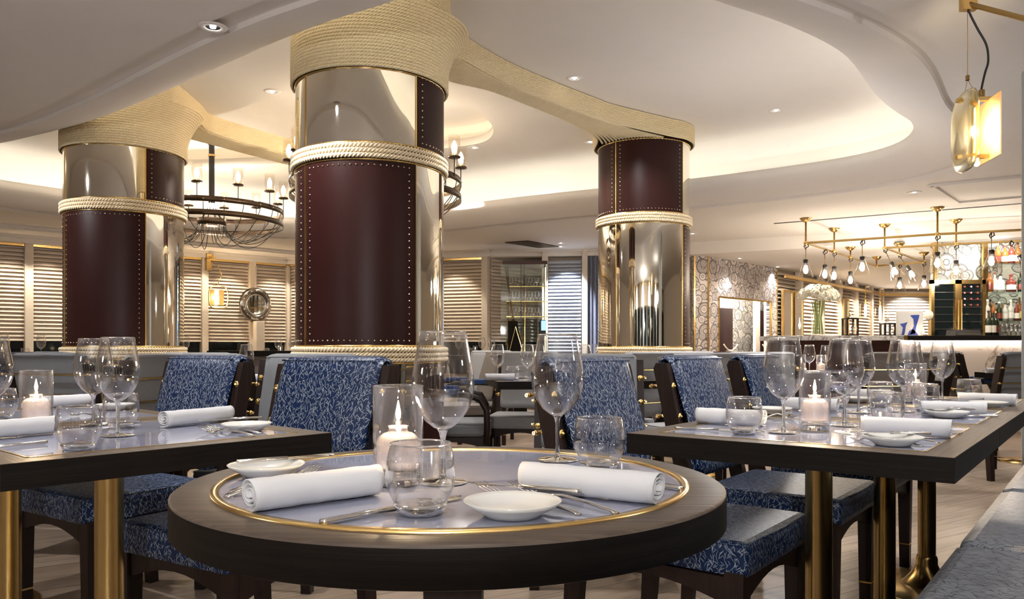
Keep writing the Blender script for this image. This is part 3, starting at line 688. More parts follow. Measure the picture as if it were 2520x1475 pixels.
# ------------------------------------------------------------------ rope caps and beams
front = spline([(-.40, 4.60), (-.44, 4.80), (-.33, 5.05), (-.03, 5.54), (.445, 6.10), (1.01, 6.67), (1.38, 6.95), (1.60, 7.15)], 60, False)
back = spline([(-1.2, 4.85), (-.9, 5.08), (-.43, 5.49), (-.177, 5.67), (.125, 6.03), (.47, 6.48), (.70, 6.85), (.80, 7.2)], 60, False)
def arc(c, r, a0, a1, n): return [(c[0]+r*math.cos(math.radians(a0+(a1-a0)*i/n)), c[1]+r*math.sin(math.radians(a0+(a1-a0)*i/n))) for i in range(n+1)]
c1, c2, c0 = (-.824, 4.55), (1.24, 7.35), (-3.02, 6.09)
out1 = arc(c1, .455, 140, 360, 20)+[tuple(p) for p in front[6:46:4]]+arc(c2, .462, -68, 175, 18)+[tuple(p) for p in back[::-1][2::4]]
out1 = smooth_closed(spline(out1, 620), 6)
def to_rows(P2, zs, grow=lambda z: 0.0):
    rows = []
    for z in zs:
        Q = P2 if not grow(z) else P2-normals2(ccw(P2))*0
        rows.append((np.c_[Q, np.full(len(Q), z)], True))
    return rows
def circ(c, R, zs, dirang, g, z0, z1):                # rings round one column that swell towards the beam
    rows = []; th = np.linspace(0, 2*PI, 300, endpoint=False)
    for z in zs:
        k = max(0, (z-z0)/(z1-z0))**1.6; rr = R+g*k*np.maximum(0, np.cos(th-dirang))**2
        rows.append((np.stack([c[0]+rr*np.cos(th), c[1]+rr*np.sin(th), np.full(300, z)], 1), True))
    return rows
RP = .0178
zs1 = list(np.arange(2.456, 2.835, RP)); zs2 = list(np.arange(2.845, ZH-.004, RP))
rows = circ(c1, RC+.018, zs1, math.radians(30), .16, 2.55, 2.86)+to_rows(out1, zs2)
k = 20
for i in range(1, k): u = i/k; L_ = front*(1-u)+back*u; L_ = spline(L_[2:-1], 300, False); rows.append((np.c_[L_, np.full(len(L_), 2.838+.006*math.sin(PI*u))], False))
o = rope_obj('rope_canopy', rows, 'rope'); tag(o, 'golden rope wrapping the middle column top, sweeping in an S curve to the right column', 'rope canopy')
f0 = spline([(-2.66, 6.2), (-2.60, 6.45), (-2.62, 6.80), (-2.38, 7.25), (-2.0, 7.8), (-1.5, 8.35), (-1.1, 8.75)], 60, False)
b0 = spline([(-3.3, 6.45), (-3.05, 6.75), (-2.86, 7.05), (-2.62, 7.45), (-2.28, 8.0), (-1.8, 8.6), (-1.3, 9.0)], 60, False)
out0 = arc(c0, .455, 150, 345, 20)+[tuple(p) for p in f0[6::4]]+[tuple(p) for p in b0[::-1][1::4]]
out0 = smooth_closed(spline(out0, 560), 6)
rows = circ(c0, RC+.018, zs1, math.radians(45), .16, 2.55, 2.86)+to_rows(out0, zs2)
for i in range(1, 15): u = i/15; L_ = f0*(1-u)+b0*u; L_ = spline(L_[2:-1], 240, False); rows.append((np.c_[L_, np.full(len(L_), 2.838)], False))
o = rope_obj('rope_canopy', rows, 'rope'); tag(o, 'golden rope wrapping the left column top, its beam running behind the middle column', 'rope canopy')

# ------------------------------------------------------------------ chandeliers
def chandelier(label, c, zr, ztop, R=.75, lamps=12):
    t = thing('chandelier', label, 'chandelier', (c[0], c[1], zr), 0, 'ring chandeliers')
    for z in (.0, -.135):
        MB().lathe([(R-.006, z-.028), (R, z-.028), (R, z+.028), (R-.006, z+.028), (R-.006, z-.028)], 72).build('ring', 'bronze', t)
    m = MB()
    for i in range(24):
        a = 2*PI*i/24; m.ball(.008, (R*math.cos(a), R*math.sin(a), 0), 4)
    m.build('rivet_row', 'nickel', t)
    MB().lathe([(.14, -.16), (.15, -.16), (.15, -.09), (.14, -.09)], 32).build('hub', 'bronze', t)
    MB().lathe([(.035, .08), (.030, .1), (.030, .72)], 16).build('stem', 'black_metal', t)
    MB().lathe([(.04, .72), (.04, ztop-zr), (.0, ztop-zr)], 16).build('canopy_tube', 'brass', t)
    for z in (.14, .60): MB().lathe([(.036, z-.01), (.038, z), (.036, z+.012)], 16).build('collar', 'brass', t)
    for i in range(lamps):
        a = 2*PI*(i+.35)/lamps; x, y = R*math.cos(a), R*math.sin(a)
        s = MB().cyl(.004, .0, .16, 6, (x, y, 0)).lathe([(0, .155), (.052, .155), (.055, .162), (.052, .17), (0, .17)], 20, (x, y, 0)).build('candle_arm', 'bronze', t)
        MB().lathe([(.050, .17), (.050, .345)], 20, (x, y, 0)).build('glass_shade', 'smoke_glass', s)
        MB().cyl(.013, .17, .20, 8, (x, y, 0)).build('lamp_socket', 'brass', s)
        MB().lathe([(.010, .20), (.024, .235), (.024, .26), (.010, .295), (.001, .305)], 10, (x, y, 0)).build('bulb', 'bulb', s)
    rnd = random.Random(3)
    for i in range(24):
        a = 2*PI*i/24; b_ = a+rnd.uniform(-.35, .35); dr = rnd.uniform(.16, .30)
        p0 = Vector((.13*math.cos(b_), .13*math.sin(b_), -.15)); p3 = Vector((R*math.cos(a), R*math.sin(a), -.02)); 
        p1 = p0*2.1+Vector((0, 0, -dr)); p2 = p3*.97+Vector((0, 0, -dr))
        pts = [p0*(1-u)**3+p1*3*u*(1-u)**2+p2*3*u*u*(1-u)+p3*u**3 for u in [j/14 for j in range(15)]]
        MB().tube(pts, .0038, 5).build('cable', 'black_metal', t)
    for i in range(8):
        a = 2*PI*i/8; MB().tube([(.03*math.cos(a), .03*math.sin(a), .1), (.05*math.cos(a), .05*math.sin(a), .0), (.13*math.cos(a), .13*math.sin(a), -.12)], .004, 5).build('wire', 'black_metal', t)
    point(c[0], c[1], zr+.1, 15, (1, .88, .74), r=.06)
chandelier('iron ring chandelier seen between the left and middle columns', (-3.26, 8.47), 2.45, 3.22)
chandelier('iron ring chandelier mostly hidden behind the middle column', (-1.2, 6.92), 2.43, 3.22)

# ------------------------------------------------------------------ tables
def square_table(c, ang, lab, S=.712, zt=.75, ped=True, pdx=0.0):
    t = thing('square_table', lab, 'table', (c[0], c[1], 0), ang, 'square tables'); h = S/2; b_ = .058
    for i in range(4):                                # four mitred rails
        m = Matrix.Rotation(i*PI/2, 4, 'Z'); q = [(-h, -h), (h, -h), (h-b_, -h+b_), (-h+b_, -h+b_)]
        MB().prism(q, zt-.05, zt, m).build('frame_rail', 'espresso_lit', t)
    MB().box(-h+.0005, h-.0005, -h-.0006, -h, zt-.05, zt-.001).box(-h+.0005, h-.0005, h, h+.0006, zt-.05, zt-.001).box(-h-.0006, -h, -h, h, zt-.05, zt-.001).box(h, h+.0006, -h, h, zt-.05, zt-.001).build('edge', 'espresso', t)  # thin side skins in the shaded copy of the wood
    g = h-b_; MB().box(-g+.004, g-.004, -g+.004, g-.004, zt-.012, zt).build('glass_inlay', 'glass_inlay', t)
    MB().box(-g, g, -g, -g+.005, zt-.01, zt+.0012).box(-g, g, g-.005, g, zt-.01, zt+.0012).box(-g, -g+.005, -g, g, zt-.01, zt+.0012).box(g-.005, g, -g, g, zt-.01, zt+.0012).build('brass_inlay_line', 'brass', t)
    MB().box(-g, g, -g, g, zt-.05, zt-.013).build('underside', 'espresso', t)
    if ped:
        pv = Matrix.Rotation(-ang, 3, 'Z') @ Vector((pdx, 0, 0))
        MB().lathe([(.033, .10), (.033, zt-.06), (.036, zt-.056), (.036, zt-.05)], 40).build('pedestal_column', 'brass_dark', t, pv)
        MB().lathe([(.036, .13), (.040, .12), (.040, .10), (.055, .06), (.085, .025), (.095, .018)], 32).build('bell_base', 'brass', t, pv)
        MB().lathe([(.095, .018), (.24, .012), (.25, .006), (.25, 0)], 48).build('base_plate', 'brass', t, pv)
    return t
RA = math.atan2(.79, .613)                            # direction of the right-hand row
RD = Vector((.613, .79, 0)); RN = Vector((-.79, .613, 0))
RT = Vector((.783, 1.991, 0)); RTS = [RT+RD*.714*i for i in range(3)]
for i, c in enumerate(RTS): square_table(c, RA, ['nearest square table of the right-hand row, with a candle', 'middle square table of the right-hand row', 'far square table of the right-hand row'][i])
LD = Vector((-.745, .667, 0)); LN = Vector((.667, .745, 0)); LA = math.atan2(.667, -.745)
LT = Vector((-.951, 1.910, 0)); LTS = [LT+LD*.714*i for i in range(3)]
for i, c in enumerate(LTS): square_table(c, LA, ['nearest square table at left, its corner pointing at the round table', 'second square table at left, behind the nearest one', 'square table at far left cut by the photo edge'][i], pdx=(-.035, -.055, 0)[i])
def round_table():
    t = thing('round_table', 'round dark wood table with brass ring in the foreground', 'table', (-.092, 1.249, 0)); R = .42
    MB().lathe([(.366, .75), (.416, .75), (R, .7475), (R, .702), (R-.003, .70)], 128).build('table_rim', 'espresso_lit', t)
    MB().lathe([(R+.0004, .7465), (R+.0004, .7015), (R-.01, .6995), (.0, .6995)], 128).build('rim_edge', 'espresso', t)  # rim side and underside in the shaded copy of the wood
    MB().lathe([(.354, .75), (.354, .7535), (.366, .7535), (.3665, .75)], 128).build('brass_ring', 'brass', t)
    MB().lathe([(0, .7505), (.355, .7505)], 96).build('glass_inlay', 'glass_inlay', t)
    MB().box(-.045, .045, -.045, .045, .03, .70).build('pedestal', 'chair_wood', t)
    MB().lathe([(0, .03), (.20, .025), (.21, 0)], 40).build('base_plate', 'brass_dark', t)
round_table()

# ------------------------------------------------------------------ chairs
def chair(kind, arms, rear='taupe_fabric', fr='blue_leaf'):
    r = root(kind); W = .235
    # local frame: y = 0 at the foot of the back posts, +y the way the sitter faces
    pb = lambda z: -.02-.12*max(0, (z-.42))/.5
    cm = MB(); P = []; n = 10
    zz = [.50+(.915-.50)*i/n for i in range(n+1)]
    for side in (1, -1):
        pass
    prof = [(pb(z)+.055+.012*math.sin(PI*(z-.5)/.415), z) for z in zz]+[(pb(.93)+.045, .928), (pb(.93)+.0, .934), (pb(.93)-.03, .925)]+[(pb(z)-.022, z) for z in zz[::-1]]
    w = .220; m_ = len(prof); vs = []
    xs = [-w, -w+.012, -w+.035, 0, w-.035, w-.012, w]; ins = [.018, .006, 0, 0, 0, .006, .018]
    cyy = sum(p[0] for p in prof)/m_; czz = sum(p[1] for p in prof)/m_
    for x, q in zip(xs, ins):
        for y, z in prof: 
            dy, dz = y-pb(z)-.016, z-czz; vs.append((x, y-math.copysign(min(q, abs(dy)), dy), z-math.copysign(q*.8, dz)))
    fs = [(a*m_+b_, a*m_+(b_+1) % m_, (a+1)*m_+(b_+1) % m_, (a+1)*m_+b_) for a in range(len(xs)-1) for b_ in range(m_)]+[list(range(m_)), list(range((len(xs)-1)*m_, len(xs)*m_))[::-1]]
    cm.add(vs, fs, True); cm.build('backrest', [fr], r)
    if rear != fr:
        b2 = MB().add([(-w+.02, pb(.52)-.0235, .52), (w-.02, pb(.52)-.0235, .52), (w-.02, pb(.91)-.0245, .905), (-w+.02, pb(.91)-.0245, .905)], [(0, 3, 2, 1)]); b2.build('rear_cover', rear, r)
    pip = [(x, pb(.915)+.052, .918) for x in np.linspace(-w+.01, w-.01, 8)]; MB().tube(pip, .0035, 5).build('piping', fr, r)
    s = MB().box(-.245, .245, .03, .50, .385, .475, None, .022); so = s.build('seat', fr, r)
    MB().tube([(-.238, .05, .468), (-.240, .49, .468), (0, .499, .468), (.240, .49, .468), (.238, .05, .468)], .004, 5).build('seam', fr, so)
    for sx in (-1, 1):                                # back post from floor to top, front leg tapering
        x = sx*W; q = [(-.05, 0), (-.012, 0), (.022, .36), (pb(.90)+.036, .885), (pb(.90)+.030, .905), (pb(.90)-.012, .905), (pb(.9)-.022, .885), (-.035, .36)]
        mt = Matrix(((0, 0, 1, x-.0175), (1, 0, 0, 0), (0, 1, 0, 0), (0, 0, 0, 1))); pm = MB().prism(q, 0, .035, mt); pm.build('back_post', 'chair_wood', r)
        x = sx*.222; MB().lathe([(.027, .0), (.036, .40)], 4, (x, .465, 0), None, False, PI/4, PI/4+2*PI).build('leg', 'chair_wood', r)
        MB().lathe([(.030, .10), (.0305, .106)], 4, (x, .465, 0), None, False, PI/4, PI/4+2*PI).build('brass_band', 'brass', r)
        arch = [(0.0, .385), (.47, .385)]+[(.47-.47*u, .385-.075+.045*math.sin(PI*u)) for u in [i/10 for i in range(11)]]
        mt = Matrix(((0, 0, 1, sx*.235-.0125), (1, 0, 0, 0), (0, 1, 0, 0), (0, 0, 0, 1))); MB().prism(arch[::-1], 0, .025, mt).build('side_apron', 'chair_wood', r)
    arch = [(-.22, .385), (.22, .385)]+[(.22-.44*u, .385-.075+.05*math.sin(PI*u)) for u in [i/10 for i in range(11)]]
    mt = Matrix(((1, 0, 0, 0), (0, 0, 1, .455), (0, 1, 0, 0), (0, 0, 0, 1))); MB().prism(arch, 0, .025, mt).build('front_apron', 'chair_wood', r)
    for z in (.60, .71, .82):
        y = pb(z)-.045; m = MB().rod((-W-.035, y, z), (W+.035, y, z), .0055, 8)
        for sx in (-1, 1): m.ball(.0085, (sx*(W+.022), y, z), 5).rod((sx*W, y, z), (sx*W, y+.03, z), .005, 6)
        ro = m.build('brass_rod', 'brass', r)
        for sx in (-1, 1):
            mt = Matrix.Translation((sx*(W-.0), pb(z)+.0315, z)) @ Matrix.Rotation(-PI/2, 4, 'X') @ Matrix.Rotation(0, 4, 'Z')
            MB().lathe([(.015, 0), (.0145, .003), (.010, .005), (.006, .004), (.005, .008), (.0005, .0095)], 12, mtx=mt).build('rosette', 'brass', ro)
    if arms:
        for sx in (-1, 1):
            x = sx*.262
            am = MB().tube([(x, -.03, .655), (x, .12, .665), (x, .34, .66), (x, .43, .63), (x, .47, .56), (x, .475, .45), (x, .47, .34)], .021, 8); ao = am.build('armrest', 'chair_wood', r)
            MB().box(x-.026, x+.026, .06, .28, .655, .695, None, .01).build('arm_pad', 'blue_leather', ao)
    return r
PROTO['blue'] = dict(make=lambda: chair('dining_chair', False), cat='chair')
PROTO['grey'] = dict(make=lambda: chair('dining_chair', False, 'grey_fabric', 'grey_fabric'), cat='chair')
PROTO['pale'] = dict(make=lambda: chair('dining_chair', False, 'pale_fabric', 'pale_fabric'), cat='chair')
PROTO['garm'] = dict(make=lambda: chair('armchair', True, 'grey_fabric', 'grey_fabric'), cat='armchair')
PROTO['taup'] = dict(make=lambda: chair('armchair', True, 'taupe_fabric', 'taupe_fabric'), cat='armchair')
def seat(kind, x, y, fx, fy, lab, grp=None): return place(kind, (x, y, 0), math.atan2(fy, fx)-PI/2, lab, grp)
BG = 'blue leaf patterned dining chairs'
seat('blue', -.655, 2.50, -.52, -.854, 'blue leaf patterned chair left of the round table, brass rosettes on its right post', BG)
seat('blue', -1.30, 3.05, -.55, -.835, 'blue leaf patterned chair behind the left wine glasses', BG)
seat('blue', .335, 2.42, .79, -.613, 'blue leaf patterned chair seen behind the tumbler on the round table', BG)
seat('blue', .80, 2.98, .79, -.613, 'blue leaf patterned chair at the far left side of the right-hand tables', BG)
seat('blue', 1.225, 3.54, .79, -.613, 'blue leaf patterned chair half hidden behind the large wine glass at right', BG)
# chairs further back (column px, depth, facing)
def far(kind, px, Y, deg, lab, grp=None):
    p = ad(px, Y); return seat(kind, p.x, p.y, math.cos(math.radians(deg)), math.sin(math.radians(deg)), lab, grp)
GG = 'grey dining chairs in the middle of the room'
far('grey', 165, 4.3, 80, 'grey chair turned away at far left with three brass rods', GG)
far('pale', 332, 3.75, 170, 'pale grey chair seen edge-on behind the left wine glasses', GG)
far('grey', 455, 4.5, 265, 'grey chair whose top edge shows above the second blue chair', GG)
far('grey', 742, 3.55, 262, 'grey chair directly behind the nearest blue chair, only its top visible', GG)
far('pale', 115, 5.6, 265, 'pale grey chair back in front of the left column foot', GG)
far('pale', 1300, 6.0, 262, 'pale chair facing the room behind the centre table', GG)
far('grey', 1450, 3.55, 265, 'grey chair directly behind the central blue chair', GG)
far('pale', 1560, 5.2, 128, 'pale grey chair turned away right of the central blue chair, three brass rods', GG)
far('pale', 1690, 6.5, 255, 'pale grey chair top showing over the blue chair near the right column', GG)
far('pale', 1775, 4.7, 115, 'pale grey chair turned away with brass rods, between two blue chairs', GG)
far('pale', 1870, 5.2, 250, 'pale chair top showing over the rightmost blue chair', GG)
far('garm', 1025, 5.25, 2, 'grey armchair right of the middle column facing the centre table', 'armchairs')
far('taup', 1190, 6.9, 200, 'taupe armchair beyond the left end of the centre table', 'armchairs')
far('garm', 545, 4.0, 75, 'grey armchair between the two left blue chairs', 'armchairs')
far('taup', 2185, 5.3, 95, 'wide taupe armchair with its back to us below the marble counter', 'armchairs')
far('taup', 2275, 7.0, 180, 'dark armchair seen from the side in front of the bar marble', 'armchairs')
far('taup', 2360, 7.1, 0, 'armchair seen edge-on before the glowing bar front', 'armchairs')
far('grey', 2500, 5.7, 100, 'grey chair with brass rods at the far right edge', GG)
far('blue', 40, 4.65, 265, 'blue leaf patterned chair at the far left edge beyond the candle', BG)

# ------------------------------------------------------------------ banquettes and other tables
def banq(name, lab, P0, D, L, dep, seatmat, zseat=.47, back=None, grp=None):
    ang = math.atan2(D[1], D[0]); t = thing(name, lab, 'banquette', (P0[0], P0[1], 0), ang, grp)
    # local x along the bench, -y away from the table
    n = max(1, round(L/.9))
    for i in range(n): MB().box(L*i/n+.003, L*(i+1)/n-.003, -dep, 0, zseat-.15, zseat, None, .035).build('seat_cushion', seatmat, t)
    MB().box(0, L, -dep+.02, -.05, 0, zseat-.15).build('base', 'espresso', t)
    if back: MB().box(0, L, -dep-.12, -dep+.02, .3, back, None, .04).build('backrest', seatmat, t)
    return t
BE = Vector((.776, 1.52, 0)); b0_ = BE-RD*1.3
banq('banquette', 'long curved grey leaf patterned leather bench at the bottom right', b0_, (.613, .79), 4.6, .62, 'grey_leaf', .478, .92)
def far_table(lab, c, ang, w, d, zt=.75, cat='table'):
    t = thing('dining_table', lab, cat, (c[0], c[1], 0), ang, 'tables further back')
    MB().box(-w/2, w/2, -d/2, d/2, zt-.05, zt-.001).build('apron', 'espresso', t); MB().box(-w/2, w/2, -d/2, d/2, zt-.001, zt, None).build('tabletop', 'espresso_lit', t)  # slab sides in the shaded tone, top in the lit one
    MB().box(-w/2+.06, w/2-.06, -d/2+.06, d/2-.06, zt, zt+.002).build('glass_inlay', 'glass_inlay', t)
    MB().cyl(.034, .02, zt-.05, 16).build('pedestal_column', 'brass_dark', t); MB().lathe([(0, .02), (.22, .012), (.22, 0)], 24).build('base_plate', 'brass', t)
    return t
far_table('centre table with a light wood corner behind the wine glasses', (.38, 5.35), .12, 1.05, .85)
far_table('dark table right of the central blue chair', (1.42, 6.0), -.5, .7, .7)
far_table('small table with a napkin between the two left blue chairs', (-1.92, 5.1), 0, .9, .7)
far_table('candlelit table in front of the marble counter', (2.75, 6.9), .1, 1.3, .75)
far_table('small black table in front of the glowing bar marble', (4.35, 6.6), 0, .55, .55)
far_table('table at far left behind the grey chair', (-3.6, 5.2), .7, .8, .8)
def partition(lab, x0, x1, y, z, group='low partitions'):
    t = thing('low_partition', lab, 'partition', ((x0+x1)/2, y, 0), 0, group); h = (x1-x0)/2
    MB().box(-h, h, -.08, .08, 0, z-.05).build('fabric_panel', 'taupe_fabric', t); MB().box(-h-.02, h+.02, -.12, .12, z-.05, z).build('cap_rail', 'espresso', t)
partition('low fabric partition with dark cap between left and middle columns', -2.75, -1.55, 7.2, .935)
partition('low fabric partition with dark cap at the far left', -5.2, -3.55, 6.3, .928)
HT = []
for x, y, lab in [(-5.5, 8.6, 'raised table below the far left louvres'), (-4.3, 9.6, 'raised table below the louvres left of the round mirror'), (-3.1, 10.6, 'raised table below the round mirror'), (-1.9, 10.8, 'raised table below the louvres beside the middle column'), (-.5, 10.4, 'raised table left of the glass cabinet')]:
    far_table(lab, (x, y), .6, .8, .7, .865); HT.append((x, y))
far('pale', 1205, 8.2, 262, 'pale chair left of the pale centre chair, far back', GG)
# ------------------------------------------------------------------ tableware prototypes
def mk_wine():
    r = root('wine_glass'); H = .234
    prof = [(.0045, .082), (.014, .085), (.028, .096), (.041, .115), (.0475, .135), (.0490, .150), (.0475, .170), (.043, .195), (.0385, .220), (.0365, H)]
    MB().lathe(prof+[(q[0]-.0011, q[1]-(0 if i else .0)) for i, q in enumerate(prof[::-1])], 40).build('bowl', 'thin_glass', r)
    MB().lathe([(.0363, H-.0008), (.0372, H), (.0363, H+.0008)], 40).build('rim', 'solid_glass', r)
    MB().lathe([(.0005, .088), (.006, .086), (.0105, .0835), (.0062, .078), (.0042, .068), (.0037, .035), (.0042, .015), (.007, .007), (.0005, .0065)], 16).build('stem', 'solid_glass', r)
    MB().lathe([(.0005, .0068), (.008, .0055), (.022, .0028), (.037, .0016), (.038, .0008), (.036, 0), (.0005, 0)], 40).build('foot', 'solid_glass', r)
    return r
def mk_tumbler():
    r = root('water_tumbler')
    pr = [(.026, .008), (.036, .018), (.0425, .034), (.0442, .048), (.0425, .066), (.0385, .088)]; MB().lathe(pr+[(q[0]-.0014, q[1]) for q in pr[::-1]], 40).build('bowl', 'thin_glass', r)
    MB().lathe([(.0383, .0875), (.0392, .0885), (.0383, .0895)], 40).build('rim', 'solid_glass', r)
    MB().lathe([(.0005, .012), (.018, .011), (.030, .0135), (.034, .0125), (.030, .004), (.026, 0), (.0005, .001)], 40).build('thick_base', 'solid_glass', r)
    return r
def mk_candle(cyl=True):
    r = root('candle_lamp')
    MB().lathe([(.036, .002), (.0385, .004), (.0385, .150), (.0368, .150), (.0368, .004)], 40).build('glass_chimney', 'thin_glass', r)
    MB().lathe([(.0375, .1495), (.0392, .1505), (.0375, .1515)], 40).build('chimney_rim', 'solid_glass', r)
    MB().lathe([(.0005, .001), (.035, .001), (.034, .012), (.030, .02), (.0005, .018)], 32).build('glass_base', 'solid_glass', r)
    o = MB().lathe([(.0005, .022), (.030, .024), (.033, .030), (.033, .065), (.031, .071), (.022, .078), (.015, .080), (.014, .086), (.016, .089), (.0005, .090)], 32).build('oil_reservoir', 'wax', r)
    MB().cyl(.005, .090, .097, 12).build('wick_holder', 'nickel', o)
    MB().lathe([(.0005, .096), (.0032, .101), (.0042, .108), (.0026, .117), (.0004, .128)], 12).build('flame', 'flame', r)
    return r
def mk_napkin():
    r = root('napkin_roll'); m = MB(); n = 46; L = .19
    for k in range(2): pass
    sp = []
    for i in range(n+1):
        a = -PI/2-2*PI*3.1*(1-i/n); rr = .0035+.0185*(i/n); sp.append((rr*math.cos(a), rr*math.sin(a)))
    sp += [(.006, -.0225), (.014, -.0222)]
    rnd = random.Random(5); cols = 18; vs = []
    for j in range(cols+1):
        x = -L/2+L*j/cols
        for i, (y, z) in enumerate(sp):
            k = i/len(sp); wv = .0012*math.sin(9*x*10+k*7)+.0008*math.sin(40*x+k*20); e = .004*math.sin(2*PI*k*3)*(1 if abs(j-cols/2) > cols/2-1 else 0)
            vs.append((x+e*(1 if j > cols/2 else -1)*.6, y*(1+wv*12), z+abs(wv)*.6+.0228))
    q = len(sp); fs = [(j*q+i, (j+1)*q+i, (j+1)*q+i+1, j*q+i+1) for j in range(cols) for i in range(q-1)]
    m.add(vs, fs, True); o = m.build('cloth_roll', 'napkin', r)
    md = o.modifiers.new('thick', 'SOLIDIFY'); md.thickness = .0016; md.offset = 0
    return r
def mk_plate():
    r = root('side_plate')
    MB().lathe([(.0005, .0065), (.030, .0065), (.042, .009), (.056, .0165), (.0605, .0195), (.0618, .019), (.057, .0135), (.040, .004), (.036, 0), (.034, 0), (.033, .003), (.0005, .003)], 56).build('dish', 'porcelain', r)
    return r
def ribbon(m, pts, wd, th):                           # flat tapering bar: pts (x,z), widths, thickness
    vs = []
    for (x, z), w_ in zip(pts, wd): vs += [(x, -w_/2, z), (x, w_/2, z), (x, w_*.36, z+th), (x, -w_*.36, z+th)]
    fs = [(0, 1, 2, 3)]
    for i in range(len(pts)-1):
        k = 4*i; fs += [(k, k+4, k+5, k+1), (k+1, k+5, k+6, k+2), (k+2, k+6, k+7, k+3), (k+3, k+7, k+4, k)]
    k = 4*(len(pts)-1); fs.append((k+3, k+2, k+1, k)); m.add(vs, fs, True)
def mk_fork():
    r = root('dinner_fork'); m = MB()                 # handle end at x = 0, tines at x = .2
    ribbon(m, [(0, .001), (.004, .003), (.05, .007), (.10, .009), (.13, .006), (.145, .002)], [.010, .013, .010, .0065, .006, .012], .0022)
    ribbon(m, [(.143, .002), (.150, .001), (.160, .002), (.166, .004)], [.010, .021, .024, .024], .0016)
    h = m.build('handle', 'steel', r)
    m = MB()
    for k in range(4):
        y = (k-1.5)*.0064; m.tube([(.164, y, .0048), (.185, y, .010), (.208, y, .0155)], .0011, 5, rr=[.0015, .0013, .0006])
    m.build('tines', 'steel', r); return r
def mk_knife(L=.225, nm='dinner_knife'):
    r = root(nm); m = MB(); h = L*.5
    ribbon(m, [(0, .001), (.004, .0005), (h*.5, .001), (h, .001)], [.010, .014, .012, .009], .0055); m.build('handle', 'steel', r)
    m = MB(); vs = []; pr = [(h-.004, -.004, .006), (h+.015, -.006, .009), (L*.8, -.006, .011), (L*.94, -.004, .008), (L, .003, .004)]
    for x, a, c in pr: vs += [(x, a, .0015), (x, c, .003), (x, c, .0042), (x, a, .0022)]
    fs = []
    for i in range(len(pr)-1): k = 4*i; fs += [(k, k+4, k+5, k+1), (k+1, k+5, k+6, k+2), (k+2, k+6, k+7, k+3), (k+3, k+7, k+4, k)]
    m.add(vs, fs+[(0, 1, 2, 3), (19, 18, 17, 16)]); m.build('blade', 'steel', r); return r
PROTO['wine'] = dict(make=mk_wine, cat='wine glass'); PROTO['tumbler'] = dict(make=mk_tumbler, cat='water glass'); PROTO['candle'] = dict(make=mk_candle, cat='candle')
PROTO['napkin'] = dict(make=mk_napkin, cat='napkin'); PROTO['plate'] = dict(make=mk_plate, cat='plate'); PROTO['fork'] = dict(make=mk_fork, cat='fork')
PROTO['knife'] = dict(make=mk_knife, cat='knife'); PROTO['bknife'] = dict(make=lambda: mk_knife(.165, 'butter_knife'), cat='knife')
TZ = .7515
def on(kind, px, py, lab, grp=None, rz=0): p = at(px, py, TZ); return place(kind, p, rz, lab, grp)
def depth(kind, px, Y, lab, grp=None, rz=0, z=TZ, sc=1.0): p = ad(px, Y, z); return place(kind, p, rz, lab, grp, sc=sc)
def bar_(kind, a, b_, lab, grp=None, lift=0.0, end=.0, za=None):          # lay a thing along the line from a to b
    A = at(a[0], a[1], TZ+.003); B = at(b_[0], b_[1], TZ+.003); d = B-A; return place(kind, (A.x, A.y, TZ+lift), math.atan2(d.y, d.x), lab, grp, ry=-end)
def roll(a, b_, lab):
    A = at(a[0], a[1], TZ+.0215); B = at(b_[0], b_[1], TZ+.0215); d = B-A; c = (A+B)/2; c.z = TZ
    o = place('napkin', c, math.atan2(d.y, d.x), lab, 'rolled white napkins'); o.scale = (min(1.25, max(.9, d.length/.19)), 1, 1); return o
G1, G2 = 'wine glasses', 'water tumblers'
for px, Y, lab in [(1090, 1.21, 'largest wine glass, behind the candle and tumbler on the round table'), (1372, 1.452, 'wine glass standing behind the right napkin of the round table'),
        (290, 1.86, 'front wine glass on the nearest left table'), (230, 2.12, 'wine glass just left of and behind the front one on the left table'), (-22, 1.95, 'wine glass cut off by the left photo edge'),
        (1928, 1.93, 'wine glass left of the candle on the right-hand tables'), (2078, 2.10, 'wine glass just right of the candle on the right-hand tables'), (2113, 2.52, 'wine glass partly behind the one right of the candle'),
        (2222, 2.56, 'left wine glass of the pair in the middle of the right-hand row'), (2238, 3.02, 'slimmer wine glass overlapping the middle pair on the right-hand row'), (2319, 3.2, 'wine glass standing alone against the bar marble')]:
    depth('wine', px, Y, lab, G1)
depth('wine', 607, 5.25, 'single small wine glass beyond the left blue chairs', G1)
for px, Y, lab in [(1225, 5.3, 'left small wine glass on the centre table'), (1298, 5.2, 'middle small wine glass on the centre table'), (1325, 5.5, 'small wine glass beside the large glass on the centre table'), (1440, 5.68, 'small wine glass over the grey chair top, left'), (1458, 5.72, 'small wine glass over the grey chair top, right'),
        (1992, 6.6, 'small wine glass in front of the marble counter, between candles'), (1940, 6.8, 'small wine glass seen through the large right-hand glass'), (2032, 7.0, 'small wine glass right of the far candle'), (1960, 7.1, 'small far wine glass behind the counter table candle')]:
    depth('wine', px, Y, lab, G1)
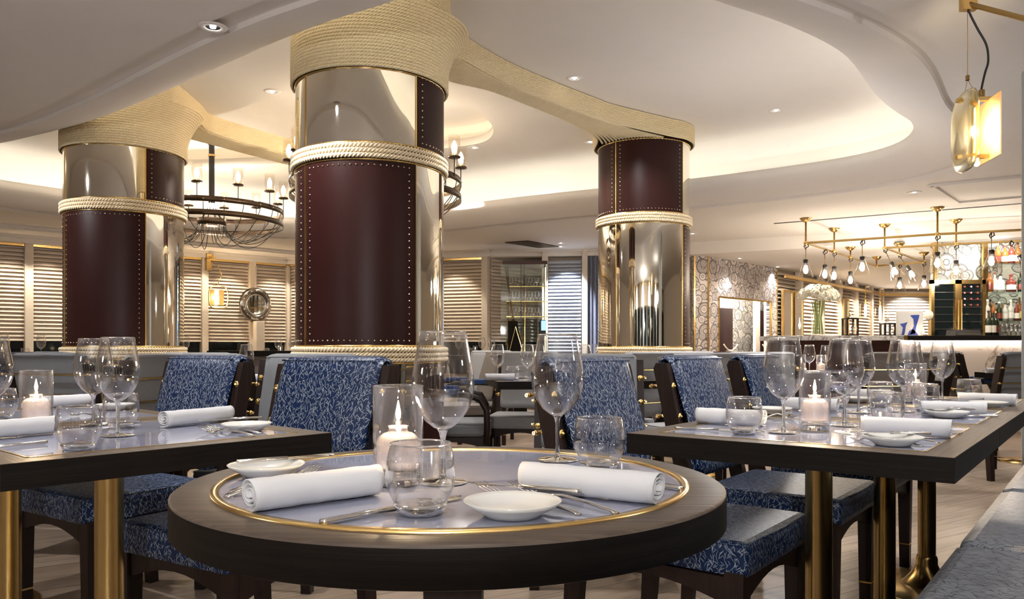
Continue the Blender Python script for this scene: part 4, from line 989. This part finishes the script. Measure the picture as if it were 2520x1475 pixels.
for px, Y, lab in [(1035, .985, 'nearest water tumbler, at the front of the round table'), (1475, 1.345, 'water tumbler right of the wine glass on the round table'), (193, 1.60, 'front water tumbler on the nearest left table'),
        (298, 2.04, 'water tumbler behind the stem of the front left wine glass'), (2, 2.30, 'water tumbler at the left photo edge'), (1831, 1.90, 'water tumbler in front of the leftmost right-hand napkin'),
        (2184, 2.13, 'water tumbler in the middle of the nearest right-hand table'), (2166, 2.78, 'water tumbler behind the wine glass pair on the right-hand tables'), (2277, 2.62, 'water tumbler behind the second right-hand napkin'),
        (2385, 3.0, 'water tumbler behind the farthest right napkin'), (2060, 2.75, 'water tumbler half hidden behind the right-hand candle'), (1262, 5.15, 'small tumbler beside the folded napkin on the centre table'), (1285, 5.35, 'small tumbler left of the glasses on the centre table')]:
    depth('tumbler', px, Y, lab, G2)
for px, Y, lab in [(980, 1.20, 'tall lit candle lamp on the round table'), (89, 2.02, 'lit candle lamp on the left tables'), (2005, 1.985, 'lit candle lamp on the right-hand tables'), (2253, 2.98, 'candle lamp further along the right-hand row, behind the wine glass pair'),
        (2021, 6.5, 'small lit candle lamp on the table before the marble counter'), (1972, 6.9, 'small lit candle lamp left of the small wine glass'), (568, 5.25, 'candle lamp on the small table between left blue chairs')]:
    o = depth('candle', px, Y, lab, 'candle lamps'); point(o.location.x, o.location.y, TZ+.118, 1.1 if Y < 4 else 2.0, (1, .72, .42), .006)
roll((612, 1221), (928, 1181), 'rolled napkin on the left of the round table'); roll((1290, 1172), (1622, 1204), 'rolled napkin on the right of the round table')
roll((402, 1033), (565, 1017), 'rolled napkin beside the fork on the left table'); roll((-70, 1062), (133, 1045), 'rolled napkin at the lower left edge'); roll((95, 991), (220, 984), 'rolled napkin behind the left candle lamp')
roll((1716, 1022), (1882, 1030), 'rolled napkin seen through the tumbler on the right-hand table'); roll((2120, 1046), (2342, 1056), 'rolled napkin nearest the corner of the right-hand table'); roll((2265, 1003), (2427, 1007), 'second rolled napkin along the banquette side')
roll((2358, 980), (2502, 985), 'farthest rolled napkin along the banquette side'); roll((1930, 993), (2062, 998), 'rolled napkin behind the right-hand candle'); roll((2080, 969), (2192, 973), 'rolled napkin on the far left side of the right-hand tables')
for px, Y, lab, a in [(1230, 5.05, 'napkin on the centre table front edge', 0), (600, 4.95, 'napkin on the small table between left blue chairs', 0), (1955, 6.45, 'napkin on the table before the marble counter', 0), (2395+60, 6.5, 'napkin on the small black table by the bar', 0), (1610, 5.5, 'napkin on the dark table right of the central blue chair', .3)]:
    depth('napkin', px, Y, lab, 'rolled white napkins', a, TZ, 1.0)
for px, py, lab in [(656, 1165, 'side plate at the back left of the round table'), (1261, 1263, 'side plate at the front of the round table'), (607, 1055, 'side plate at the corner of the left table'), (2197, 1090, 'side plate near the corner of the right-hand table'),
        (2330, 1022, 'side plate under the second napkin on the banquette side'), (2432, 997, 'side plate beside the farthest right napkin'), (285, 1003, 'side plate behind the tumbler on the left table'), (1900, 1013, 'side plate behind the wine glass at the right tables'), (2110, 985, 'side plate on the far left side of the right-hand row'), (1330, 930, 'side plate on the centre table')]:
    on('plate', px, py+5, lab, 'white side plates')
FK, KN = 'dinner forks', 'knives'
bar_('fork', (1518, 1262), (1195, 1181+8), 'front fork whose tines point left on the round table', FK); bar_('fork', (1425, 1265), (1130, 1196), 'second fork tucked under the plate on the round table', FK)
bar_('fork', (556, 1222), (850, 1150), 'fork under the left napkin of the round table, nearer', FK); bar_('fork', (566, 1212), (818, 1152), 'fork under the left napkin of the round table, farther', FK)
bar_('knife', (790, 1286), (1140, 1222), 'dinner knife in front of the tumbler on the round table', KN); bar_('knife', (1680, 1203), (1400, 1163), 'knife sticking out behind the right napkin of the round table', KN)
bar_('bknife', (1428, 1247), (1160, 1222), 'butter knife across the front plate of the round table', KN, .019); bar_('bknife', (583, 1166), (830, 1146), 'butter knife across the back left plate of the round table', KN, .019)
bar_('fork', (640, 1066), (448, 1050), 'front fork on the left table pointing at the napkin', FK); bar_('fork', (625, 1072), (475, 1058), 'second fork beside the left table corner plate', FK); bar_('bknife', (645, 1045), (520, 1052), 'butter knife on the left table corner plate', KN, .019)
bar_('knife', (115, 1088), (-120, 1112), 'knife in front of the napkin at the lower left', KN); bar_('fork', (2270, 1098), (2025, 1070), 'fork left of the plate on the right-hand table corner', FK); bar_('fork', (2310, 1090), (2082, 1066), 'second fork reaching behind the corner plate', FK)
bar_('bknife', (2290, 1089), (2160, 1086), 'butter knife across the corner plate of the right-hand table', KN, .019); bar_('knife', (1662, 1052), (1775, 1058), 'knife at the left inlay corner of the right-hand table', KN); bar_('knife', (2368, 1066), (2250, 1058), 'knife handle showing right of the corner napkin', KN)
bar_('bknife', (2405, 1022), (2310, 1021), 'butter knife across the second banquette side plate', KN, .019); bar_('bknife', (2478, 996), (2400, 995), 'butter knife across the farthest right plate', KN, .019)
bar_('fork', (250, 1028), (120, 1015), 'fork behind the candle on the left table', FK); bar_('fork', (1880, 1030), (1990, 1012), 'fork left of the candle on the right-hand table', FK); bar_('fork', (1870, 1018), (1990, 1036), 'crossed fork left of the candle on the right-hand table', FK)
bar_('knife', (345, 1037), (250, 1044), 'knife beside the tumbler at the back of the left table', KN); bar_('knife', (2455, 1024), (2380, 1024), 'knife showing right of the second napkin', KN); bar_('fork', (2110, 1010), (2200, 990), 'fork on the middle table of the right-hand row', FK)
# far small glasses on the raised tables
k = 0
for (x, y), dx in [(h, d) for h in HT for d in (-.25, -.08, .12, .28)]:
    k += 1; place('wine' if k % 3 else 'tumbler', (x+dx*.8, y+dx*.5, .868), 0, 'small glass among others on the raised tables below the louvres', 'small glasses on the raised tables')
for (x, y) in HT: 
    place('candle', (x+.02, y-.22, .868), 0, 'tiny candle lamp glowing on a raised table below the louvres', 'candle lamps on the raised tables', sc=.8)

# ------------------------------------------------------------------ wall mirror, wall lanterns, glass cabinet
hp = hit(A0, A1, 619); nA = Vector((math.sin(angA), -math.cos(angA), 0))
t = thing('porthole_mirror', 'round porthole mirror with a wide polished rim on the louvred wall', 'mirror', Vector((hp[0], hp[1], zy(751, hp[1])))+nA*.14, angA)
RX = Matrix.Rotation(PI/2, 4, 'X')
MB().lathe([(.165, .015), (.20, .05), (.25, .045), (.275, .0), (.25, -.03)], 48, mtx=RX).build('rim', 'gunmetal', t)
MB().lathe([(.15, .02), (.165, .03), (.172, .015)], 48, mtx=RX).build('inner_ring', 'chrome', t); MB().lathe([(0, .012), (.165, .012)], 48, mtx=RX).build('mirror_glass', 'mirror_flat', t)
m = MB()
for i in range(16): a = 2*PI*i/16; m.ball(.012, (.225*math.cos(a), -.05, .225*math.sin(a)), 4)
m.build('bolt_row', 'nickel', t); MB().rod((0, -.02, .27), (0, -.02, .62), .012).build('hanging_strap', 'cream', t)
tag(post(lerp2(hp, A1, 0), .14, .4, zy(792, hp[1]), ang=angA).build('round_post', 'cream'), 'pale square post under the porthole mirror', 'post')
bpy.data.objects['round_post'].location = nA*.25; bpy.data.objects['round_post'].name = 'mirror_stand'
def lantern_disc(t, s=1.0, big=False):
    lens = MB(); pr = []
    def sq(rx, rz, n=40, p=3.2): return [(rx*math.copysign(abs(math.cos(a))**(2/p), math.cos(a)), rz*math.copysign(abs(math.sin(a))**(2/p), math.sin(a))) for a in [2*PI*i/n for i in range(n)]]
    n = 40; vs = []
    for rx, y in [(.001, -.062), (.06, -.060), (.10, -.052), (.125, -.040), (.130, -.026), (.110, -.020), (.06, -.018), (.001, -.018)]:
        k_ = rx/.13; vs += [(x*s, y*s, z*s) for x, z in sq(.13*k_, .165*k_)]
    m_ = 8; fs = [(j*n+i, j*n+(i+1) % n, (j+1)*n+(i+1) % n, (j+1)*n+i) for j in range(m_-1) for i in range(n)]
    lens.add(vs, fs, True).build('glass_lens', 'lens_glass', t)
    MB().cyl(.007*s, -.12*s, .10*s, 10, (0, .012*s, 0)).build('tube_bulb', 'tube_glow', t)
    MB().box(-.11*s, .11*s, .055*s, .06*s, -.125*s, .125*s).build('back_plate', 'copper_plate', t)
    MB().box(-.012*s, .012*s, -.065*s, .07*s, .12*s, .135*s).build('upper_clip', 'brass', t); MB().box(-.012*s, .012*s, -.065*s, .07*s, -.115*s, -.10*s).build('lower_clip', 'brass', t)
    MB().ball(.012*s, (0, .012*s, -.135*s), 6).build('end_bulb', 'tube_glow', t)
    MB().cyl(.012*s, .13*s, .165*s, 10, (0, .03*s, 0)).build('cap', 'brass', t)
# near hanging lantern
pl = ad(2396, 3.2, zy(322, 3.2)); t = thing('hanging_lantern', 'thick glass lantern with brass fittings hanging at the upper right', 'lantern', pl, math.radians(-100)); lantern_disc(t, 1.0)
c_, s_ = math.cos(-math.radians(-100)), math.sin(-math.radians(-100))
def loc(px, py, Y=3.2): v = ad(px, Y, zy(py, Y))-pl; return Matrix.Rotation(math.radians(100), 3, 'Z') @ v
MB().rod(loc(2381, 190), loc(2381, 8), .0012, 5).rod(loc(2381, 196), loc(2372, 238), .001, 5).rod(loc(2381, 196), loc(2402, 232), .001, 5).build('suspension_wire', 'brass', t)
MB().cyl(.008, 0, .02, 8, loc(2381, 198)).build('wire_clip', 'brass', t)
cp = spline([tuple(loc(*q)) for q in [(2414, 232), (2416, 215), (2424, 180), (2432, 150), (2427, 110), (2405, 70), (2385, 30), (2376, 5), (2385, -2), (2400, 6)]], 50, False)
MB().tube(cp, .0045, 8).build('power_cord', 'black_plastic', t)
point(pl.x, pl.y, pl.z, 1.5, (1, .78, .5), .03)
t = thing('ceiling_bracket', 'ribbed brass bar bracket at the top right corner', 'bracket', ad(2383, 3.2, zy(14, 3.2)))
def lb(px, py, Y): return ad(px, Y, zy(py, Y))-t.location
MB().rod(lb(2378, 8, 3.2), lb(2560, 56, 3.05), .011, 8).build('arm', 'brass', t); MB().box(-.03, .03, -.015, .015, -.02, .03).build('clamp', 'brass', t)
# wall lanterns
for px, lab in [(517, 'glowing brass framed wall lantern left of the porthole mirror'), (738, 'glowing wall lantern half hidden by the middle column')]:
    h = hit(A0, A1, px); z = zy(734, h[1]); t = thing('wall_lantern', lab, 'lantern', Vector((h[0], h[1], z))+nA*.28, angA, 'brass wall lanterns')
    fr = [(.15*math.copysign(abs(math.cos(a))**.55, math.cos(a)), -.03, .17*math.copysign(abs(math.sin(a))**.55, math.sin(a))) for a in [2*PI*i/36 for i in range(36)]]
    MB().tube(fr, .009, 6, True).build('frame', 'brass', t); MB().cyl(.016, -.11, .11, 10).build('tube_bulb', 'tube_glow', t)
    MB().lathe([(.0, -.05), (.10, -.045), (.13, -.03)], 24, mtx=RX).build('glass_lens', 'smoke_glass', t)
    MB().box(-.11, .11, .03, .036, -.12, .12).build('back_plate', 'brass', t)
    MB().tube([(0, 0, .17), (.02, 0, .26), (.07, 0, .33), (.02, .05, .48), (-.06, .22, .62)], .006, 5).build('power_cord', 'brass_dark', t)
    MB().box(-.10, -.02, .16, .26, .42, .72).build('wall_plate', 'brass', t); MB().box(-.08, -.04, -.02, .18, .60, .63).build('arm', 'brass', t)
    point(t.location.x, t.location.y, z, 9, (1, .72, .42), .05)
# glass cabinet of stemware
gc = Vector((.17, 11.1, 0)); t = thing('glass_cabinet', 'glass and brass cabinet holding rows of stemware before the louvres', 'cabinet', gc)
def gx(px): return (px-CX)/F*11.1-gc.x
def gz(py): return zy(py, 11.1)
MB().box(gx(1237), gx(1345), -.25, .3, gz(655), gz(647)).build('top_board', 'red_wood', t)
for a, c in (((1243, 660), (1262, 785)), ((1262, 785), (1287, 850)), ((1262, 785), (1247, 850))): MB().rod((gx(a[0]), -.2, gz(a[1])), (gx(c[0]), -.2, gz(c[1])), .018, 8).build('brass_leg', 'brass', t)
for px in (1250, 1290, 1340): MB().rod((gx(px), -.15, 0), (gx(px), -.15, gz(655)), .014, 8).build('upright', 'brass', t)
SH = [gz(707), gz(743), gz(780)]
for z in SH: MB().box(gx(1246), gx(1345), -.2, .25, z-.012, z).build('shelf', 'brass', t)
MB().box(gx(1281), gx(1281)+.008, -.24, -.23, gz(862), gz(655)).build('glass_edge', 'bar_green', t)
MB().box(gx(1281), gx(1345), -.235, -.23, gz(862), gz(655)).build('glass_pane', 'pane_glass', t); MB().box(gx(1233), gx(1281), -.235, -.23, gz(862), gz(655)).build('glass_pane', 'pane_glass', t)
for j, z in enumerate(SH):
    for i in range(11):
        place('wine' if j else 'wine', (gc.x+gx(1254)+.046*i+.02, gc.y-.05+.06*(i % 2), z+.002), 0, 'small stemmed glass in a row inside the glass cabinet', 'stemware in the glass cabinet', sc=.55 if j != 1 else .6)
t = thing('host_stand', 'dark slatted stand with crossed brass legs below the glass cabinet', 'stand', (gc.x+gx(1268), gc.y-.45, 0))
MB().add([(-.10, 0, .0), (.17, 0, 0), (.03, 0, 1.33), (-.10, 0, 1.33), (-.10, .08, 0), (.17, .08, 0), (.03, .08, 1.33), (-.10, .08, 1.33)], [(0, 1, 2, 3), (4, 7, 6, 5), (0, 4, 5, 1), (1, 5, 6, 2), (2, 6, 7, 3), (3, 7, 4, 0)]).build('panel', 'espresso', t)
MB().rod((-.0, -.02, 1.25), (-.11, -.02, .8), .006).rod((-.0, -.02, 1.25), (.13, -.02, .8), .006).build('brass_leg', 'brass', t)
t = thing('tablet_screen', 'small blue lit screen beside the glass cabinet', 'screen', (gc.x+gx(1334), gc.y-.5, 1.22)); MB().box(-.05, .03, 0, .02, -.1, .12).build('case', 'black_plastic', t); MB().box(-.03, .01, 0, .03, -1.22, -.1).build('stand', 'black_plastic', t); MB().box(-.03, .028, -.004, 0, -.02, .11).build('display', 'screen_blue', t)

# ------------------------------------------------------------------ brass pipe frames with bulbs over the bar
ZPipe = 2.165
N_a, N_b = ad(1983, 8.94, ZPipe), ad(2307, 8.25, ZPipe); N_b2 = ad(2440, 8.06, ZPipe); N_e = ad(2530, 7.93, ZPipe)
N_c, N_d, N_i = ad(2053, 9.7, ZPipe), ad(2093, 10.33, ZPipe), ad(2157, 11.45, ZPipe)
N_f, N_g, N_h, N_j, N_k = ad(2177, 9.38, ZPipe), ad(2353, 9.03, ZPipe), ad(2213, 9.97, ZPipe), ad(2274, 10.9, ZPipe), ad(2530, 8.75, ZPipe)
def frame(lab, runs, drops):
    o = runs[0][0]; t = thing('pipe_light_frame', lab, 'light frame', o, 0, 'brass pipe frames over the bar')
    for a, c in runs: MB().rod(a-o, c-o, .013, 8).build('pipe', 'brass', t)
    for p, zc in drops:
        m = MB().cyl(.011, 0, zc-ZPipe, 8, p-o); m.build('drop_rod', 'brass', t)
        MB().lathe([(.012, -.05), (.03, -.045), (.065, -.012), (.068, 0)], 20, (p.x-o.x, p.y-o.y, zc-ZPipe)).build('ceiling_cup', 'brass', t); MB().ball(.026, p-o, 6).build('joint', 'brass', t)
frame('front brass pipe frame hanging over the bar', [(N_a, N_b), (N_b, N_e), (N_a, N_i)], [(N_a, ZP), (N_b, ZP), (N_c, ZP), (N_d, ZLOW), (N_i, ZLOW)])
frame('rear brass pipe frame hanging over the bar', [(N_f, N_g), (N_g, N_k), (N_f, N_j), (N_i, N_j)], [(N_f, ZP), (N_g, ZLOW+.15 if False else ZP), (N_h, ZLOW), (N_j, ZLOW)])
def mk_pend():
    r = root('pendant_bulb')
    MB().rod((0, 0, 0), (0, 0, -.17), .005, 6).build('rod', 'brass', r); MB().lathe([(.025, -.17), (.027, -.18), (.027, -.235), (.018, -.24)], 12).build('socket', 'black_metal', r)
    MB().lathe([(.028, -.205), (.040, -.24), (.085, -.375)], 24).build('glass_shade', 'smoke_glass', r)
    MB().lathe([(.012, -.235), (.022, -.265), (.026, -.295), (.019, -.325), (.001, -.335)], 12).build('bulb', 'bulb', r)
    MB().tube([(0, 0, .0), (.02, 0, .02), (.03, 0, -.02), (.0, .02, -.045), (-.02, 0, -.02), (0, 0, .01)], .007, 5).build('clamp', 'black_metal', r); return r
PROTO['pend'] = dict(make=mk_pend, cat='pendant light')
for p, tl, lab in [(N_a, 0, 'leftmost bulb pendant on the front pipe frame'), (N_c, 0, 'bulb pendant second from left, on the receding pipe'), (N_d, 0, 'bulb pendant third along the receding pipe'), (ad(2122, 8.65, ZPipe), 0, 'bulb pendant between the first and second ceiling cups on the long pipe'),
        (N_b, 0, 'bulb pendant under the tallest drop rod'), (N_b2, 0, 'bulb pendant in front of the bottle shelves'), (N_f, .45, 'tilted bulb pendant at the corner of the rear frame'), (N_h, .6, 'second tilted bulb pendant of the rear frame'), (N_g, 0, 'bulb pendant before the patterned wall'),
        (N_j, 0, 'small far bulb pendant at the end of the rear frame'), ((N_i+N_j)/2, 0, 'far bulb pendant below the tilted pair'), (Vector((*hit(N_a[:2], N_i[:2], 2030), ZPipe)), 0, 'far bulb pendant above the white flowers'), (ad(2487, 8.8, ZPipe), .6, 'tilted bulb pendant before the top bottles')]:
    o = place('pend', p-Vector((0, 0, .02)), 0, lab, 'bulb pendants over the bar', ry=-tl); point(p.x, p.y, p.z-.33, 3, WARM, .04)

# ------------------------------------------------------------------ bar
YB = 8.75
def bx(px, Y=YB): return (px-CX)/F*Y
t = thing('bar_counter', 'bar with black stone top and glowing marble front', 'bar', (bx(2230), YB, 0)); L = bx(2620)-bx(2230)
MB().box(0, L, 0, .65, 1.045, 1.10, None, .005).build('countertop', 'black_stone', t); MB().box(0, L, .14, .5, 0, 1.045).build('marble_front', 'marble', t); MB().box(0, L, .10, .13, 1.03, 1.042).build('light_strip', 'bar_strip', t)
t = thing('marble_counter', 'lower counter with veined marble slab left of the black bar', 'counter', (bx(1914), YB, 0)); L = bx(2228)-bx(1914)
MB().box(0, L, 0, .65, 1.045, 1.10, None, .005).build('countertop', 'marble_top', t); MB().box(0.05, L, .12, .5, 0, 1.045).build('wood_front', 'red_wood', t); MB().box(L-.02, L+.02, -.01, .1, 1.04, 1.101).build('brass_end', 'brass', t)
ZC = 1.101
# flowers
c = ad(2013, 9.0, ZC); t = thing('flower_vase', 'tall glass vase with a dome of cream hydrangeas on the marble counter', 'vase', c)
MB().lathe([(.001, .003), (.075, .003), (.078, .34), (.080, .345)], 28).build('glass_vase', 'thin_glass', t)
rnd = random.Random(2)
for i in range(22):
    a = rnd.uniform(0, 6.28); r0 = rnd.uniform(.02, .062); MB().tube([(r0*math.cos(a), r0*math.sin(a), .02), (r0*.6*math.cos(a), r0*.6*math.sin(a), .2), (r0*1.2*math.cos(a), r0*1.2*math.sin(a), .40)], .0042, 5).build('stem', 'stalk', t)
m = MB()
for i in range(46):
    u = rnd.uniform(0, 1); a = i*2.4; rr = .19*math.sqrt(u); zz = .44+.14*math.sqrt(max(0, 1-u))-.03
    cx_, cy_, cz_ = rr*math.cos(a), rr*math.sin(a), zz
    for k in range(70):
        ph = rnd.uniform(0, 6.28); th = math.acos(rnd.uniform(-.5, 1)); R_ = .055
        p = Vector((cx_+R_*math.sin(th)*math.cos(ph), cy_+R_*math.sin(th)*math.sin(ph), cz_+R_*math.cos(th)))
        n_ = (p-Vector((cx_, cy_, cz_))).normalized(); a1 = n_.orthogonal().normalized(); b1 = n_.cross(a1); s = .017
        m.add([p+a1*s, p+b1*s+n_*.004, p-a1*s, p-b1*s+n_*.004], [(0, 1, 2, 3)], True)
m.build('flower_heads', 'petal', t)
def lantern_box(px, Y, w_, h_, lab):
    c = ad(px, Y, ZC); t = thing('table_lantern', lab, 'lantern', c, 0, 'box lanterns on the counter'); a = w_/2
    m = MB(); 
    for sx in (-1, 1):
        for sy in (-1, 1): m.box(sx*a-.01, sx*a+.01, sy*a-.01, sy*a+.01, 0, h_)
    m.box(-a-.01, a+.01, -a-.01, a+.01, 0, .015).box(-a-.012, a+.012, -a-.012, a+.012, h_-.015, h_); m.build('frame', 'bronze', t)
    MB().lathe([(.03, h_), (.015, h_+.03), (.02, h_+.05), (.012, h_+.06)], 12).tube([(.02*math.cos(q), 0, h_+.075+.02*math.sin(q)) for q in [2*PI*i/14 for i in range(14)]], .003, 5, True).build('handle', 'nickel', t)
    MB().lathe([(.04, .02), (.04, .16)], 16).build('glass_chimney', 'thin_glass', t); MB().lathe([(.001, .06), (.008, .08), (.001, .11)], 8).build('flame', 'flame', t)
lantern_box(2092, 9.0, .12, .205, 'left box lantern with a ring handle on the marble counter'); lantern_box(2184, 9.0, .11, .145, 'right box lantern on the marble counter, nearer the picture')
c = ad(1968, 9.0, ZC); t = thing('candle_vase', 'bright glass cylinder of light left of the flower vase', 'candle', c); MB().lathe([(.04, 0), (.042, .24)], 20).build('glass_chimney', 'thin_glass', t); MB().lathe([(.001, .08), (.014, .12), (.001, .17)], 8).build('flame', 'flame', t)
c = ad(2273, 9.1, ZC); t = thing('candle_vase', 'small glass candle holder right of the blue flower picture', 'candle', c); MB().lathe([(.03, 0), (.03, .10)], 16).build('glass_chimney', 'thin_glass', t); MB().lathe([(.001, .03), (.008, .05), (.001, .08)], 8).build('flame', 'flame', t)
# hanging glass lanterns further back
for px, py, lab in [(2130, 765, 'larger hanging glass lantern before the white louvres'), (2166, 770, 'narrow hanging glass lantern in the louvre corner')]:
    Y = 13.5; c = ad(px, Y, zy(py, Y)); t = thing('hanging_glass_lantern', lab, 'lantern', c, 0, 'hanging glass lanterns')
    MB().lathe([(.10, -.13), (.11, -.1), (.11, .1), (.10, .13)], 16).build('glass_body', 'smoke_glass', t); MB().cyl(.02, -.08, .08, 8).build('tube_bulb', 'tube_glow', t)
    MB().tube([(0, 0, .12), (0, 0, .30), (.05, .1, .42), (.2, .3, .44)], .01, 5).build('bracket', 'brass', t)
# picture
c = ad(2239, 9.2, ZC); t = thing('framed_picture', 'white framed picture of blue flowers standing behind the counter', 'picture', c); hw = .145
MB().box(-hw-.012, hw+.012, 0, .02, 0, .29).build('frame', 'label_white', t); MB().box(-hw, hw, -.004, 0, .012, .278).build('print', 'picture_white', t)
m = MB()
for pts in [[(.0, .02), (.06, .03), (.075, .12), (.105, .22), (.11, .25), (.05, .25), (-.0, .245), (.04, .20), (.045, .12)], [(-.10, .01), (-.085, .10), (-.12, .145), (-.08, .15), (-.03, .165), (-.05, .12), (-.06, .05), (-.07, .01)], [(-.03, .01), (-.01, .06), (.03, .085), (.07, .05), (.10, .01)]]:
    m.add([(x, -.006, z) for x, z in pts], [list(range(len(pts)))])
m.build('flower_print', 'petal_blue', t)
# wine coolers
YW = 9.55; t = thing('wine_cooler', 'brass framed double door wine fridge behind the bar', 'wine fridge', (bx(2292, YW), YW, .9)); W_ = bx(2426, YW)-bx(2292, YW); z1 = zy(689, YW)-.9
MB().box(.17, W_, .05, .34, 0, z1).build('body', 'black_metal', t)
for i in range(2):
    x0 = W_*i/2; x1 = W_*(i+1)/2
    d = MB().box(x0, x0+.04, 0, .05, .06, z1).box(x1-.04, x1, 0, .05, .06, z1).box(x0, x1, 0, .05, z1-.05, z1).box(x0, x1, 0, .05, .06, .12).build('door', 'brass', t)
    MB().box(x0+.04, x1-.04, .02, .03, .12, z1-.05).build('door_glass', 'night_glass', d); hx = x1-.02 if i == 0 else x0+.02; MB().rod((hx, -.03, .25), (hx, -.03, z1-.25), .009).build('handle', 'brass', d)
    for k in range(7): MB().box(x0+.045, x1-.045, .010, .016, .20+.09*k, .206+.09*k).build('rack', 'steel', d)
for k in range(4):
    for j in range(3): tag(MB().rod((0, 0, 0), (0, .03, 0), .012, 8).build('bottle_end', 'spirit_red', None, Vector((bx(2372+16*j, YW), YW-.02, zy(706+15*k, YW)))), 'pink capped wine bottle end in the right fridge door', 'bottle', 'bottle ends in the wine fridge')
c = ad(2385, 9.0, ZC); t = thing('till', 'black till on the bar in front of the wine fridge', 'till', c); MB().add([(-.16, 0, 0), (.16, 0, 0), (.16, .2, 0), (-.16, .2, 0), (-.14, .03, .07), (.14, .03, .07), (.15, .2, .07), (-.15, .2, .07)], [(0, 3, 2, 1), (4, 5, 6, 7), (0, 1, 5, 4), (1, 2, 6, 5), (2, 3, 7, 6), (3, 0, 4, 7)]).build('body', 'black_plastic', t); MB().box(-.13, .13, -.002, .0, .01, .03).build('slot', 'steel', t)
# bottle shelves
YS = 9.6
sh = []
for py, lab in [(651, 'top glass bottle shelf of the back bar'), (720, 'middle glass bottle shelf of the back bar'), (791, 'lowest glass bottle shelf of the back bar')]:
    z = zy(py, YS); tag(MB().box(bx(2424 if py > 700 else 2440, YS), bx(2620, YS), YS-.14, YS+.28, z-.012, z).build('glass_shelf', 'pane_glass'), lab, 'shelf', 'back bar shelves'); sh.append(z)
tag(MB().box(bx(2455, YS)-.03, bx(2455, YS)+.03, 9.84, 9.88, 1.1, ZLOW).build('shelf_upright', 'brass'), 'brass upright behind the bottle shelves', 'upright')
rnd = random.Random(11)
def bottle(px, z, H, Rr, mat, lab, sq=False, Y=YS):
    t = thing('liquor_bottle', lab, 'bottle', ad(px, Y, z), rnd.uniform(0, 1), 'bottles of the back bar'); seg = 4 if sq else 16
    MB().lathe([(.001, .0), (Rr, .002), (Rr, H*.58), (Rr*.8, H*.66), (Rr*.36, H*.74), (Rr*.33, H*.93)], seg, smooth=not sq).build('glass_body', mat, t)
    MB().cyl(Rr*.4, H*.92, H, 8).build('cap', rnd.choice(['black_plastic', 'spirit_red', 'brass', 'label_white']), t); MB().lathe([(Rr*1.01, H*.14), (Rr*1.01, H*.42)], seg, smooth=not sq).build('label', rnd.choice(['label_white', 'label_white', 'label_yellow', 'spirit_red']), t)
n1 = ['pale liqueur', 'amber whisky', 'amber rum', 'golden spirit', 'clear gin']
for i, (px, H, R_, m_) in enumerate([(2455, .27, .036, 'spirit_amber'), (2473, .24, .04, 'spirit_amber'), (2489, .28, .036, 'spirit_red'), (2505, .28, .036, 'spirit_amber')]):
    bottle(px, sh[0], H*.95, R_, m_, ['leftmost bottle on the top back bar shelf', 'squat amber bottle, second on the top shelf', 'third bottle on the top back bar shelf', 'amber bottle at the right end of the top shelf'][i])
for i, (px, H, R_, m_) in enumerate([(2436, .26, .038, 'spirit_amber'), (2448, .24, .03, 'spirit_clear'), (2462, .22, .048, 'spirit_clear'), (2488, .22, .055, 'spirit_red'), (2511, .24, .03, 'spirit_dark')]):
    bottle(px, sh[1], H, R_, m_, ['amber bottle at the left end of the middle shelf', 'slim clear bottle on the middle shelf', 'clear decanter like bottle on the middle shelf', 'wide bottle with a yellow shield on the middle shelf', 'dark bottle at the right end of the middle shelf'][i])
for i in range(12):
    px = 2430+7.2*i; bottle(px, sh[2], rnd.uniform(.22, .30), rnd.uniform(.028, .034), rnd.choice(['spirit_clear', 'spirit_clear', 'spirit_amber', 'spirit_dark', 'spirit_red']), 'one of the crowded bottles on the lowest back bar shelf', Y=YS+(.09 if i % 2 else -.04))
for i, px in enumerate((2433, 2443, 2450)): bottle(px, ZC, .30, .036, 'spirit_dark', ['dark wine bottle next to the till', 'dark wine bottle with a yellow label on the bar', 'rear dark wine bottle on the bar'][i], Y=9.2+.08*(i == 2))
for i in range(14): place('wine', (bx(2462, 9.25)+.05*(i % 7), 9.2+.09*(i//7), ZC), 0, 'clear stemmed glass in the crowd of glasses at the right end of the bar', 'glasses lined up on the bar', sc=.62)
t = thing('gold_leaf_ornament', 'matt gold shell shaped ornament at the left edge of the wine fridge', 'ornament', ad(2285, 9.45, zy(776, 9.45))); MB().lathe([(.001, -.02), (.05, -.015), (.062, 0), (.05, .015), (.001, .02)], 12, mtx=RX).build('shell', 'petal', t); MB().rod((0, 0, -.06), (0, 0, -.25), .006).build('stand', 'brass', t)
# narrow console with crossed brass legs under the opening, and an arched mirror left of the pillar
c = ad(1822, 11.0); t = thing('console_table', 'dark console with crossed brass legs in front of the patterned wall', 'table', c); MB().box(-.42, .42, -.15, .15, .86, .91).build('tabletop', 'red_wood', t)
for sx in (-1, 1): MB().rod((sx*.35, -.1, .86), (-sx*.1, -.1, .45), .012).rod((sx*.35, -.1, .0), (-sx*.1, -.1, .45), .012).build('brass_leg', 'brass', t)
tag(MB().box(-.06, .06, -.06, .06, 0, .012).build('open_book', 'label_white', None, ad(1800, 10.95, .912)), 'small white menu lying on the dark console', 'menu')
o = MB().lathe([(0, .0), (.10, .0), (.11, -.01)], 24, mtx=Matrix.Scale(1.6, 4, (0, 0, 1)) @ RX).build('oval_mirror', 'mirror_flat', None, ad(1702, 12.4, zy(773, 12.4))); tag(o, 'small oval mirror between the right column and the patterned pillar', 'mirror')
